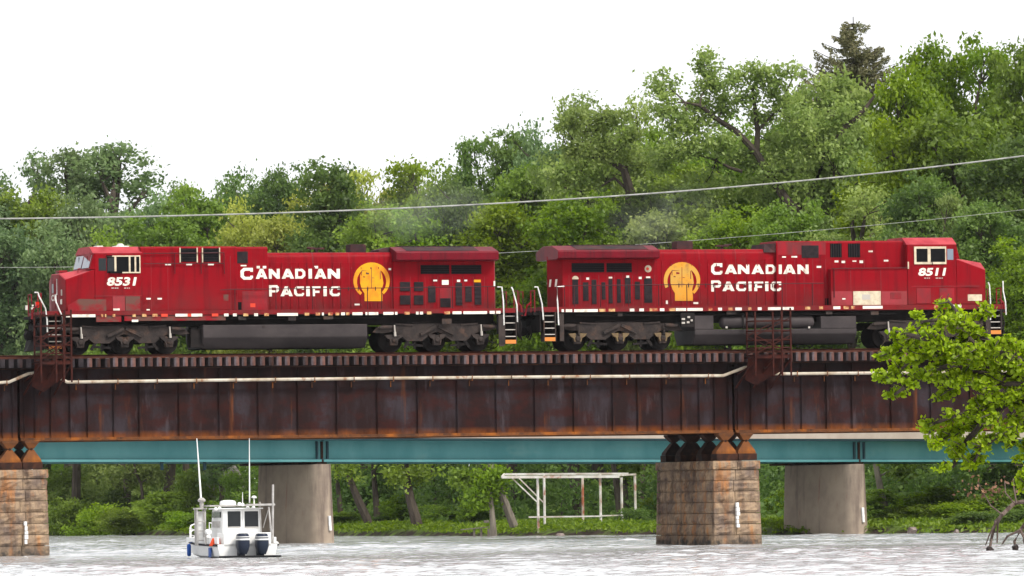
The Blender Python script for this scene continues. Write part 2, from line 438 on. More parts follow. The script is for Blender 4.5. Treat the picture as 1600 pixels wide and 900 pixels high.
# refuge platforms
def refuge(x0, x1, ytop, label):
    ua, ub = BU(x0, -1.6), BU(x1, -1.0)
    t = thing('refuge_platform', label, 'platform', ((ua + ub) / 2, -1.1, 7.2), group='rusty refuge platforms on the rail bridge')
    va, vb = -1.75, -0.65
    zt = BZ((x0 + x1) / 2, ytop, -1.2)
    MB().box(ua, ub, va, vb, 8.40, 8.46).box(ua, ub, va, va + .06, 8.28, 8.46).build('deck_plate', MT['rust_red'], t)
    for (u, v) in ((ua, va), (ub, va), (ua, vb), (ub, vb), (ua + (ub - ua) * .5, va), (ua + (ub - ua) * .75, va)):
        MB().box(u - .035, u + .035, v - .035, v + .035, 7.5 if v == va else 8.4, zt + (0 if u < ub else .15)).build('post', MT['rust_red'], t)
    m = MB()
    for z in (8.75, 9.1, 9.5, 9.95, 10.4):
        if z < zt:
            for v in (va, vb): m.bar((ua, v, z), (ub, v, z + .02), .04, .05)
            for u in (ua, ub): m.bar((u, va, z), (u, vb, z), .04, .05)
    m.build('guard_rails', MT['rust_red'], t)
    m = MB()
    for v in (va, vb):
        m.bar((ua, v, 8.5), (ub, v, 9.3), .03, .045).bar((ub, v, 8.5), (ua, v, 9.3), .03, .045)
        m.bar((ua, v, 9.3), (ub, v, min(10.1, zt)), .03, .045)
    m.build('lattice', MT['rust_red'], t)
    m = MB()
    for u in (ua, (ua + ub) / 2, ub):
        m.bar((u, va, 8.3), (u - .35, -.05, 7.0), .06, .07).bar((u, va, 8.33), (u, -.05, 8.33), .06, .07).bar((u - .12, -1.1, 7.9), (u - .3, -.05, 7.6), .05, .05)
    m.prism([(ua - .2, 7.35), (ua - .05, 8.3), (ub, 8.3), (ub - .1, 7.75), (ua + .3, 7.1)], -.9, -.88)
    m.build('bracket', MT['rust_red'], t)
refuge(1178, 1226, 487, 'red-brown steel refuge platform on the bridge below the right locomotive')
refuge(62, 104, 490, 'red-brown steel refuge platform on the bridge below the nose of the left locomotive')

# masonry piers
def masonry_pier(label, u0, u1, v0, v1, mark):
    t = thing('stone_pier', label, 'bridge pier', ((u0 + u1) / 2, (v0 + v1) / 2, 0))
    rr = random.Random(int(u0 * 10) + 7)
    m = MB()
    zs = [-1.5, -0.35, 0.45] + [0.45 + 0.487 * k for k in range(1, 7)]   # to 3.37
    zcap = 3.77
    def bat(z): return 0.075 * (3.4 - z) / 3.4
    m.box(u0 + .12, u1 - .12, v0 + .12, v1 - .12, -1.6, zcap - .05)
    def block(pa, pb, nrm, za, zb, out):
        # rock faced block between two corner points on one face
        pa, pb, nrm = Vector(pa), Vector(pb), Vector(nrm)
        g = 0.012; nx, nz = 5, 4
        L_ = (pb - pa).length; d = (pb - pa).normalized()
        ids = []; base = len(m.v)
        for j in range(nz + 1):
            for i in range(nx + 1):
                s = g + (L_ - 2 * g) * i / nx; z = za + g + (zb - za - 2 * g) * j / nz
                edge = i in (0, nx) or j in (0, nz)
                o = out + (-0.03 if edge else rr.uniform(-0.01, 0.065))
                q = pa + d * s + nrm * (o + bat(z)); m.v.append((q.x, q.y, z))
        for j in range(nz):
            for i in range(nx):
                a = base + j * (nx + 1) + i
                m.f.append((a, a + 1, a + nx + 2, a + nx + 1)); m.m.append(0)
        # sides back into the wall
        rim = [base + i for i in range(nx + 1)] + [base + j * (nx + 1) + nx for j in range(1, nz + 1)] + [base + nz * (nx + 1) + i for i in range(nx - 1, -1, -1)] + [base + j * (nx + 1) for j in range(nz - 1, 0, -1)]
        b2 = len(m.v)
        for r_ in rim:
            q = Vector(m.v[r_]) - nrm * 0.2; m.v.append(tuple(q))
        for k in range(len(rim)):
            m.f.append((rim[k], b2 + k, b2 + (k + 1) % len(rim), rim[(k + 1) % len(rim)])); m.m.append(0)
    for za, zb, out in [(zs[k], zs[k + 1], 0.0) for k in range(len(zs) - 1)] + [(3.372, zcap, 0.06)]:
        for (a, b, n, ln) in (((u0, v0), (u1, v0), (0, -1), u1 - u0), ((u1, v0), (u1, v1), (1, 0), v1 - v0), ((u1, v1), (u0, v1), (0, 1), u1 - u0), ((u0, v1), (u0, v0), (-1, 0), v1 - v0)):
            k = max(1, round(ln / rr.uniform(0.95, 1.25)))
            cuts = [0] + [(i + rr.uniform(-.18, .18)) / k for i in range(1, k)] + [1]
            for i in range(k):
                ex0 = -bat((za + zb) / 2) - out if i == 0 else 0; ex1 = bat((za + zb) / 2) + out if i == k - 1 else 0
                ax, ay = a; bx, by = b
                dx, dy = (bx - ax) / ln, (by - ay) / ln
                pa = (ax + dx * (cuts[i] * ln + ex0), ay + dy * (cuts[i] * ln + ex0), 0); pb = (ax + dx * (cuts[i + 1] * ln + ex1), ay + dy * (cuts[i + 1] * ln + ex1), 0)
                block(pa, pb, (n[0], n[1], 0), za, zb, out)
    m.box(u0 - .03, u1 + .03, v0 - .03, v1 + .03, zcap - .06, zcap - .01)
    m.build('masonry', MT['stone'], t)
    w = MB()
    mu, mz0, mz1 = mark
    z = mz0
    while z < mz1:
        h = rr.uniform(.12, .2); o = rr.uniform(-.02, .02)
        w.box(mu - .045 + o, mu + .05 + o + rr.uniform(0, .06), v0 - .16 - bat(z), v0 - .02, z, z + h); z += h + .02
    w.build('gauge_mark', MT['white_mark'], t)
    return t
vN = -0.45
uc0, uc1 = BU(1116, vN, 790), BU(1187, vN, 790)
masonry_pier('weathered sandstone pier of the rail bridge standing in the river right of centre', uc0, uc1, vN, 7.35, (BU(1150, vN, 800), BZ(1150, 824, vN), BZ(1150, 786, vN)))
ul1 = BU(74, vN, 790)
masonry_pier('weathered sandstone pier of the rail bridge cut off by the left edge of the picture', ul1 - (uc1 - uc0), ul1, vN, 7.35, (BU(38, vN, 800), BZ(38, 850, vN), BZ(38, 816, vN)))

# steel bearings
def bearing(u, v, w, label):
    t = thing('bridge_bearing', label, 'bridge bearing', (u, v, 3.77), group='rusty bridge bearings on the stone piers')
    a = 0.30
    MB().box(u - w, u + w, v - a - .1, v + a + .1, 3.775, 4.07).build('base_block', MT['rust_dark'], t, bevel=.01)
    MB().loft([[(u - w * .98, v - a, 4.075), (u + w * .98, v - a, 4.075), (u + w * .98, v + a, 4.075), (u - w * .98, v + a, 4.075)],
               [(u - w * .9, v - a, 4.2), (u + w * .9, v - a, 4.2), (u + w * .9, v + a, 4.2), (u - w * .9, v + a, 4.2)],
               [(u - .1, v - a * .7, 4.63), (u + .1, v - a * .7, 4.63), (u + .1, v + a * .7, 4.63), (u - .1, v + a * .7, 4.63)]]).build('lower_shoe', MT['rust_orange'] if v < 1 else MT['rust_dark'], t)
    MB().loft([[(u - .1, v - a * .7, 4.66), (u + .1, v - a * .7, 4.66), (u + .1, v + a * .7, 4.66), (u - .1, v + a * .7, 4.66)],
               [(u - w * .72, v - a, 4.93), (u + w * .72, v - a, 4.93), (u + w * .72, v + a, 4.93), (u - w * .72, v + a, 4.93)],
               [(u - w * .72, v - a, 4.995), (u + w * .72, v - a, 4.995), (u + w * .72, v + a, 4.995), (u - w * .72, v + a, 4.995)]]).build('upper_shoe', MT['rust_orange'] if v < 1 else MT['rust_dark'], t)
    MB().cyl((u, v - a * .8, 4.645), (u, v + a * .8, 4.645), .055, 10).build('pin', MT['rust_dark'], t)
ORD = ['nearest', 'second', 'third', 'farthest']
for (us, pn) in ((uG2, 'middle'), (uG1, 'left')):
    for gi, v in enumerate(GV):
        bearing(us - .47, v, .50, '%s rusty bearing from the front on the %s stone pier, left of the girder gap' % (ORD[gi], pn))
        bearing(us + .50, v, .44, '%s rusty bearing from the front on the %s stone pier, right of the girder gap' % (ORD[gi], pn))

# ================================================================== road bridge behind
FR['D'] = (Vector((0, 447.0, 0)), R(28))
def DU(x, y=760, v=0): return un('D', x, y, v)[0]
ud1, ud2 = DU(503), DU(1342)
zd1, zd2 = un('D', 503, 721.6, 0)[1], un('D', 1342, 721.6, 0)[1]
gr = (zd2 - zd1) / (ud2 - ud1)
def dz(p): return Vector((p.x, p.y, p.z + zd1 + gr * (p.x - ud1)))
rb = thing('road_bridge', 'teal steel girder road bridge with a beige concrete edge, behind the rail bridge', 'road bridge', (0, 4, 4.3), fr='D')
spans = [(-46, ud1 - .07), (ud1 + .07, ud2 - .07), (ud2 + .07, 60)]
for (a, b) in spans:
    for gv in (0, 2.4, 4.8, 7.2, 9.6):
        MB().box(a, b, gv - .15, gv + .15, 0, .05).box(a, b, gv - .012, gv + .012, .05, 1.14).box(a, b, gv - .15, gv + .15, 1.14, 1.18).box(a, b, gv - .05, gv - .013, .05, .13).box(a, b, gv - .16, gv - .14, 0.0, .13).build('girder', MT['teal'], rb, xf=dz)
for (a, b) in spans:
    for e in (a + .25, b - .25):
        if -40 < e < 55: MB().box(e - .05, e + .05, -.16, -.013, .14, 1.13).build('end_stiffener', MT['teal_dark'], rb, xf=dz)
m = MB().box(-46, 60, -.155, -.145, .131, .165)  # dark strip drawn as the shadow line above the bottom flange
m.build('flange_shadow_line', MT['teal_dark'], rb, xf=dz)
for u in (ud1, ud2): MB().box(u - .3, u + .3, -.05, 9.7, -.12, -.01).box(u - .06, u + .06, -.1, 9.7, -.02, 1.12).build('rusty_end_joint', MT['rust_dark'], rb, xf=dz)
MB().box(-46, 60, -.95, 10.5, 1.2, 1.42).build('deck_slab', MT['teal_dark'], rb, xf=dz)
MB().box(-46, 60, -1.0, -.72, 1.30, 2.25).build('parapet', MT['parapet'], rb, xf=dz)
MB().box(-46, 60, 10.3, 10.55, 1.25, 2.25).build('parapet', MT['parapet'], rb, xf=dz)
MB().box(-46, 60, -.7, 10.28, 1.43, 1.5).build('road_surface', MT['asphalt'], rb, xf=dz)
for x in (257, 324): 
    u = DU(x); MB().cyl((u, .3, -.45), (u, .3, 1.2), .1, 8).build('drain_pipe', MT['teal_dark'], rb, xf=dz)

def road_pier(x0, x1, yt, label, mark):
    # x0, x1: left and right outline at mid height
    T = 0.62; D = 0
    ua = DU(x1, 790, -.2)
    th = FR['D'][1]
    u_c = ua - T
    t = thing('concrete_pier', label, 'bridge pier', (u_c, 4, 0), fr='D')
    zt = dz(Vector((u_c, 0, 0))).z - .13
    # length so that the far end reaches x0
    best = 8.0
    for k in range(10, 160):
        vv = k * 0.1
        if DU(x0, 790, vv) >= u_c - T * .5: best = vv; break
    D = best
    secs = []
    for (z, b) in ((-1.6, .20), (0, .14), (zt * .5, .07), (zt - .02, 0.0), (zt, -.02)):
        ring = []
        r_ = T + b
        for k in range(13):
            a = math.pi + math.pi * k / 12
            ring.append((u_c + r_ * math.cos(a), 0.35 + (r_ + .1) * math.sin(a), z))
        for k in range(13):
            a = math.pi * k / 12
            ring.append((u_c + r_ * math.cos(a), D - .3 + r_ * math.sin(a), z))
        secs.append(ring)
    MB().loft(secs).build('shaft', MT['concrete'], t, smooth=True)
    mu, za, zb = mark
    vfront = .35 - T - .30
    MB().prism([(mu - .06, za), (mu + .08, za), (mu + .03, zb), (mu - .1, zb)], vfront, vfront + .45).build('gauge_mark', MT['white_mark'], t)
    return t
for (x0, x1, lab, mx, y0, y1) in ((411, 522, 'round-nosed concrete pier of the road bridge behind the white boat', 513, 829, 806),
                                  (1233, 1356, 'round-nosed concrete pier of the road bridge right of the middle stone pier', 1346, 816, 793)):
    mu = un('D', mx, 815, -.3)[0]
    road_pier(x0, x1, 722, lab, (mu, un('D', mx, y0, -.3)[1], un('D', mx, y1, -.3)[1]))

# ================================================================== overhead cables
def cable(pts, d0, d1, r, m, label):
    P = []
    xs = [p[0] for p in pts]; ys = [p[1] for p in pts]
    cf = np.polyfit(xs, ys, 3)
    for x in np.linspace(-400, 2000, 90):
        xx = min(max(x, -50), 1650)
        y = np.polyval(cf, xx) + (x - xx) * (np.polyval(cf, xx + 1) - np.polyval(cf, xx))
        w = W(x, y, d0 + (d1 - d0) * x / 1600); P.append(w)
    o = MB().tube(P, r, 6).build('overhead_cable', m, fr='W', smooth=True)
    tag(o, label, 'cable')
MT['cable'] = mat('pale_grey_cable', (0.40, 0.40, 0.37), (0.24, 0.24, 0.22), 1.5, rough=0.6)
cable([(0, 341.5), (300, 337), (600, 326.5), (800, 316), (1000, 303), (1200, 287.5), (1400, 268), (1600, 243)], 400, 400, .042, MT['cable'], 'thick pale cable hanging across the trees above both locomotives')
cable([(0, 418), (70, 417.5), (812, 394), (1100, 373.5), (1300, 358.5), (1400, 348.5), (1600, 327.5)], 425, 425, .013, MT['cable'], 'thin pale cable passing low behind the locomotives and rising to the right')
# ================================================================== locomotives
RED = (0.225, 0.0038, 0.009)
MT['red'] = mat('weathered_red_paint', RED, (0.20, 0.004, 0.009), 0.7, (1, 1, 0.5), 0.4, 0.65, 0.42,
    layers=[((0.09, 0.006, 0.009), 1.5, (2.6, 1, 0.18), 0.50, 0.72, 0.8), ((0.10, 0.035, 0.03), 0.6, (1, 1, 0.8), 0.60, 0.74, 0.45)],
    grad=[((0.12, 0.024, 0.024), 1.85, 3.1, 0.95, (1.0, (1, 1, 0.8)))], bump=0.004, bscale=3, coat=0.0, spec=0.04)
MT['red_dark'] = mat('darkened_red_paint', (0.15, 0.006, 0.014), (0.10, 0.006, 0.012), 0.9, (1, 1, .5), rough=.45, layers=[((0.04, 0.008, 0.01), 1.5, (2.2, 1, 0.3), 0.5, 0.7, 0.8)])
MT['red_roof'] = mat('skylit_red_roof_paint', (0.38, 0.05, 0.06), (0.26, 0.02, 0.03), 1.2, (1, 1, 1), rough=0.5)  # light on the upward faces is put into a paler red
MT['red_dirty'] = mat('soot_stained_red_paint', (0.15, 0.025, 0.028), (0.28, 0.012, 0.02), 1.0, (1.5, 1, 0.5), 0.42, 0.62, 0.55)
MT['red_faded'] = mat('faded_pinkish_red_paint', (0.30, 0.035, 0.045), (0.19, 0.035, 0.035), 1.0, (1, 1, 0.5), 0.4, 0.62, 0.55)
MT['brown_patch'] = mat('brown_grime', (0.12, 0.055, 0.045), (0.22, 0.010, 0.016), 1.3, (1, 1, 1.4), 0.45, 0.62, 0.7)
MT['cream'] = mat('cream_window_frame', (0.62, 0.52, 0.38), (0.45, 0.37, 0.27), 4.0, rough=0.5)
MT['black'] = mat('black_opening', (0.006, 0.006, 0.007), rough=0.8)
MT['grille'] = mat('dark_grille', (0.022, 0.017, 0.02), (0.035, 0.026, 0.028), 3.0, rough=0.7)
MT['soot'] = mat('sooty_roof_steel', (0.028, 0.022, 0.024), (0.07, 0.03, 0.03), 1.6, rough=0.8)
MT['under'] = mat('grimy_running_gear', (0.050, 0.038, 0.034), (0.028, 0.023, 0.022), 2.2, rough=0.75,
    layers=[((0.10, 0.055, 0.038), 1.6, (1, 1, 1), 0.55, 0.68, 0.7)], bump=0.01, bscale=8)
MT['under_dark'] = mat('dark_underframe', (0.013, 0.011, 0.011), (0.022, 0.018, 0.017), 2.0, rough=0.8)
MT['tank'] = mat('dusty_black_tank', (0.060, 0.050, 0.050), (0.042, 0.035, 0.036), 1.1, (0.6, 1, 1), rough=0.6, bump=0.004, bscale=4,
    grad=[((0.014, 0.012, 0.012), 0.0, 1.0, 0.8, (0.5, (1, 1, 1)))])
MT['white_paint'] = mat('white_lettering', (0.74, 0.70, 0.62), (0.5, 0.42, 0.34), 3.0, (1, 1, 1), 0.5, 0.7, 0.5)
MT['white_rail'] = mat('white_handrail_paint', (0.78, 0.77, 0.74), (0.5, 0.48, 0.45), 4.0, rough=0.4)
MT['rail_dark'] = mat('dark_handrail', (0.06, 0.015, 0.018), rough=0.5)
MT['gold'] = mat('golden_emblem_paint', (0.68, 0.32, 0.016), (0.60, 0.20, 0.02), 1.6, (1, 1, 0.8), 0.45, 0.62, 0.5)
MT['gold_dull'] = mat('faded_golden_emblem_paint', (0.52, 0.29, 0.06), (0.62, 0.27, 0.03), 1.3, (1, 1, 1.2), 0.42, 0.6, 0.5,
    layers=[((0.25, 0.12, 0.05), 2.2, (1, 1, 1), 0.56, 0.7, 0.6)])
MT['tape_red'] = mat('red_reflective_tape', (0.62, 0.06, 0.035), rough=0.4)
MT['tape_yellow'] = mat('worn_yellow_tape', (0.55, 0.36, 0.16), (0.3, 0.05, 0.03), 6.0, rough=0.5)
MT['orange'] = mat('orange_step_edge', (0.55, 0.20, 0.05), rough=0.6)
MT['step_edge'] = mat('pale_step_edge', (0.42, 0.38, 0.34), rough=0.5)
MT['journal'] = mat('tan_journal_casting', (0.17, 0.12, 0.06), (0.12, 0.08, 0.05), 5.0, rough=0.6)
gl = bpy.data.materials.new('dark_window_glass'); gl.use_nodes = True
gp = gl.node_tree.nodes['Principled BSDF']; gp.inputs['Base Color'].default_value = (0.012, 0.014, 0.016, 1); gp.inputs['Roughness'].default_value = 0.12
gp.inputs['Specular IOR Level'].default_value = 0.35
MT['glass'] = gl
ws = bpy.data.materials.new('sky_reflecting_windshield'); ws.use_nodes = True
gp = ws.node_tree.nodes['Principled BSDF']; gp.inputs['Base Color'].default_value = (0.16, 0.19, 0.24, 1); gp.inputs['Roughness'].default_value = 0.1
gp.inputs['Specular IOR Level'].default_value = 0.7
MT['windshield'] = ws
MT['red_leds'] = mat('red_lamp_lens', (0.5, 0.02, 0.01), rough=0.2)
MT['lamp'] = mat('clear_lamp_lens', (0.7, 0.68, 0.6), rough=0.2)

VS, VH, VW = -0.5, 0.05, -0.55
def bb(px0, px1, v, y0, y1):                       # pixel box on plane v -> u0,u1,z0,z1
    xm, ym = (px0 + px1) / 2, (y0 + y1) / 2
    u0 = B(px0, ym, v)[0]; u1 = B(px1, ym, v)[0]
    z0 = B(xm, y1, v)[1]; z1 = B(xm, y0, v)[1]
    return u0, u1, z0, z1
def panel(t, name, m, px0, px1, y0, y1, v, th=0.02, bevel=0):
    u0, u1, z0, z1 = bb(px0, px1, v, y0, y1)
    return MB().box(u0, u1, v - th, v + .002, z0, z1).build(name, m, t, bevel=bevel)
_fc = {}
def text_mb(s, u0, u1, z0, z1, v, depth=0.006, shear=0.0, bold=0.035, mapf=None):
    key = (s, bold)
    if key not in _fc:
        cu = bpy.data.curves.new('t', 'FONT'); cu.body = s; cu.size = 1.0; cu.offset = bold; cu.extrude = 0.5; cu.resolution_u = 3
        ob = bpy.data.objects.new('t', cu); COL.objects.link(ob)
        dg = bpy.context.evaluated_depsgraph_get()
        me = bpy.data.meshes.new_from_object(ob.evaluated_get(dg))
        _fc[key] = ([tuple(q.co) for q in me.vertices], [tuple(f.vertices) for f in me.polygons])
        bpy.data.objects.remove(ob); bpy.data.meshes.remove(me); bpy.data.curves.remove(cu)
    V_, F_ = _fc[key]
    a = np.array(V_); mn = a.min(0); mx = a.max(0)
    k = MB(); out = []
    for p_ in V_:
        x = (p_[0] - mn[0]) / (mx[0] - mn[0]); y = (p_[1] - mn[1]) / (mx[1] - mn[1]); w = (p_[2] - mn[2]) / (mx[2] - mn[2])
        z = z0 + (z1 - z0) * y; u = u0 + (u1 - u0) * x + shear * (z1 - z0) * y
        out.append((u, v - depth * w, z) if mapf is None else mapf(u, v - depth * w, z))
    return k.add(out, F_)
def glyph(ch):
    t, h = .27, .24
    if ch == 'C': return [[(.25, 0), (0, .24), (0, .76), (.25, 1), (t + .12, 1 - h), (t, .66), (t, .34), (t + .12, h)], [(.25, 1), (1, 1), (1, .66), (.78, .66), (.78, 1 - h), (t + .12, 1 - h)], [(.25, 0), (t + .12, h), (.78, h), (.78, .34), (1, .34), (1, .16), (.86, 0)]]
    if ch == 'A': return [[(0, 0), (.30, 0), (.62, 1), (.36, 1)], [(.70, 0), (1, 0), (.64, 1), (.5, .62)], [(.27, .16), (.73, .16), (.66, .37), (.38, .37)]]
    if ch == 'N': return [[(0, 0), (t, 0), (t, 1), (0, 1)], [(1 - t, 0), (1, 0), (1, 1), (1 - t, 1)], [(t, 1), (t, .52), (1 - t, 0), (1 - t, .48)]]
    if ch == 'D': return [[(0, 0), (t, 0), (t, 1), (0, 1)], [(t, 0), (.72, 0), (.58, h), (t, h)], [(t, 1), (.72, 1), (.58, 1 - h), (t, 1 - h)], [(.72, 0), (1, .28), (1, .72), (.72, 1), (.58, 1 - h), (.72, .62), (.72, .38), (.58, h)]]
    if ch == 'I': return [[(0, 0), (1, 0), (1, 1), (0, 1)]]
    if ch == 'P': return [[(0, 0), (t, 0), (t, 1), (0, 1)], [(t, 1), (.82, 1), (.68, .8), (t, .8)], [(t, .36), (t, .55), (.68, .55), (.82, .36)], [(.82, 1), (1, .84), (1, .52), (.82, .36), (.68, .55), (.72, .62), (.72, .74), (.68, .8)]]
    if ch == 'F': return [[(0, 0), (.34, 0), (.34, 1), (0, 1)], [(.34, 1), (1, 1), (1, .76), (.34, .76)], [(.34, .56), (.86, .56), (.86, .34), (.34, .34)]]
def blocks(spec, v, big, small):
    k = MB()
    for i, (ch, x0, x1) in enumerate(spec):
        y0, y1 = big if i == 0 else small
        u0, u1, z0, z1 = bb(x0, x1, v, y0, y1)
        for pl in glyph(ch):
            k.prism([(u0 + (u1 - u0) * a, z0 + (z1 - z0) * b) for a, b in pl], v - .007, v - .0005)
    return k
def merge(*ms):
    r = MB()
    for q in ms:
        n = len(r.v); r.v += q.v; r.f += [tuple(i + n for i in f) for f in q.f]; r.m += q.m
    return r
def label_text(t, name, m, s, px0, px1, y0, y1, v, shear=0.0, bold=0.035):
    u0, u1, z0, z1 = bb(px0, px1, v, y0, y1)
    return text_mb(s, u0, u1, z0, z1, v, shear=shear, bold=bold)

RT = 8.73
def truck(t, uc, loco_dir, jm):
    vf = -0.12
    out = [(-2.95, 9.60), (-2.75, 9.80), (-2.47, 9.93), (-1.5, 9.90), (-1.3, 9.96), (0, 9.98), (1.3, 9.96), (1.5, 9.90), (2.47, 9.93), (2.75, 9.86), (2.72, 9.74), (2.3, 9.62), (2.05, 9.62),
           (1.70, 9.47), (1.37, 9.20), (.68, 9.20), (.36, 9.42), (.15, 9.56), (0, 9.60), (-.15, 9.56), (-.36, 9.42), (-.68, 9.20), (-1.37, 9.20), (-1.70, 9.47), (-2.05, 9.62), (-2.5, 9.55)]
    out = [(uc + a * loco_dir, z) for a, z in out]
    tr = MB()
    for (a, b) in ((vf - .1, vf + .05), (2 - vf - .05, 2 - vf + .1)): tr.prism(out, a, b)
    tr = tr.build('truck', MT['under'], t, bevel=.012)
    m = MB()
    for sv in (vf - .1,):
        for sgn in (-1, 1):
            m.bar((uc + sgn * .78, sv - .05, 9.50), (uc + sgn * .05, sv - .05, 9.84), .12, .14)
            m.bar((uc + sgn * 1.1, sv - .02, 9.90), (uc + sgn * 1.9, sv - .02, 9.96), .05, .08)
    m.build('arch_beam', MT['under'], tr, bevel=.01)
    for k in (-1, 0, 1):
        w = MB()
        wu = uc + 2.0 * k
        for vv in (0.28, 1.72):
            sd = -1 if vv < 1 else 1
            w.lathe([(.14, sd * -.07), (.50, sd * -.08), (.565, sd * -.085), (.55, sd * -.05), (.533, sd * .06), (.47, sd * .065), (.43, sd * .03), (.2, sd * .02), (.18, sd * .07), (.0, sd * .07)][::1], (wu, vv, RT + .53), 28, axis='v')
        w.cyl((wu, .28, RT + .53), (wu, 1.72, RT + .53), .1, 12)
        w.build('wheel', MT['under_dark'], tr, smooth=True)
        j = MB()
        j.box(wu - .17, wu + .17, vf - .16, vf + .06, 9.02, 9.46)
        j.lathe([(.0, -.26), (.10, -.25), (.13, -.2), (.13, -.1)], (wu, vf, RT + .53), 14, axis='v')
        j.build('journal_box', MT['under'], tr, bevel=.02)
        q = MB()
        for sg in (-1, 1): q.prism([(wu + sg * .10, 9.50), (wu + sg * .42, 9.48), (wu + sg * .34, 9.36), (wu + sg * .2, 9.28), (wu + sg * .16, 9.12), (wu + sg * .1, 9.12)], vf - .2, vf - .05)
        q.build('pedestal_wing', jm, tr)
        if k: MB().cyl((wu + .05, vf - .2, 9.42), (wu + .02, vf - .2, 9.92), .035, 8).cyl((wu + .05, vf - .2, 9.42), (wu + .04, vf - .2, 9.62), .055, 8).build('damper', MT['step_edge'] if jm is MT['under'] else MT['under'], tr)
    for sg in (-1, 1):
        m = MB().cyl((uc + sg * 2.1, vf - .16, 9.83), (uc + sg * 2.68, vf - .16, 9.80), .085, 10).cyl((uc + sg * 2.65, vf - .16, 9.80), (uc + sg * 2.75, vf - .16, 9.80), .05, 8)
        m.build('brake_cylinder', MT['under'], tr, smooth=True)
        MB().bar((uc + sg * .62, vf - .02, 9.0), (uc + sg * 1.35, vf - .02, 9.06), .08, .1).box(uc + sg * .95, uc + sg * 1.05, vf - .06, vf + .04, 8.86, 9.2).bar((uc + sg * 1.3, vf - .05, 9.2), (uc + sg * 1.5, vf - .05, 8.92), .07, .12).build('brake_rigging', MT['under_dark'], tr)
    MB().tube([(uc - 1.1, vf - .02, 10.02), (uc - .3, vf - .02, 10.04), (uc + .5, vf, 10.0), (uc + 1.5, vf, 10.06)], .03, 6).build('air_hose', MT['under_dark'], tr)
    MB().box(uc - 1.2, uc + 1.2, .25, 1.75, 9.45, 10.1).build('bolster', MT['under_dark'], tr)
    return tr

def steps(t, px0, px1, ytop, ybot, rails, stringer=None, n=5):
    u0 = BU(px0, VW, 510); u1 = BU(px1, VW, 510)
    zt = BZ(px0, ytop, VW); zb = BZ(px0, ybot, VW)
    st = MB()
    st.box(u0 - .04, u0, VW, VW + .45, zb - .02, zt).box(u1, u1 + .04, VW, VW + .45, zb - .02, zt)
    st = st.build('steps', MT['under'], t)
    for k in range(n):
        z = zb + (zt - zb) * k / n
        MB().box(u0, u1, VW + .02 + .03 * k, VW + .40, z, z + .035).build('tread', MT['under'], st)
        MB().box(u0, u1, VW - .005 + .03 * k, VW + .018 + .03 * k, z - .0 if k else z - .0, z + (.04 if k else .17)).build('tread_edge', MT['orange'] if k == 0 else MT['step_edge'], st)
    MB().box(u0 - .02, u1 + .02, VW + .42, VW + .45, zb, zt).build('back_plate', MT['under_dark'], st)
    for pth in rails:
        MB().tube([(B(x, y, VW - .03)[0], VW - .03 if i else VW - .03, B(x, y, VW - .03)[1]) for i, (x, y) in enumerate(pth)], .032, 8).build('grab_rail', MT['white_rail'], t, smooth=True)
    if stringer:
        a, b, y0, y1 = stringer
        panel(t, 'step_side_plate', MT['under'], a, b, y0, y1, VW, .03)

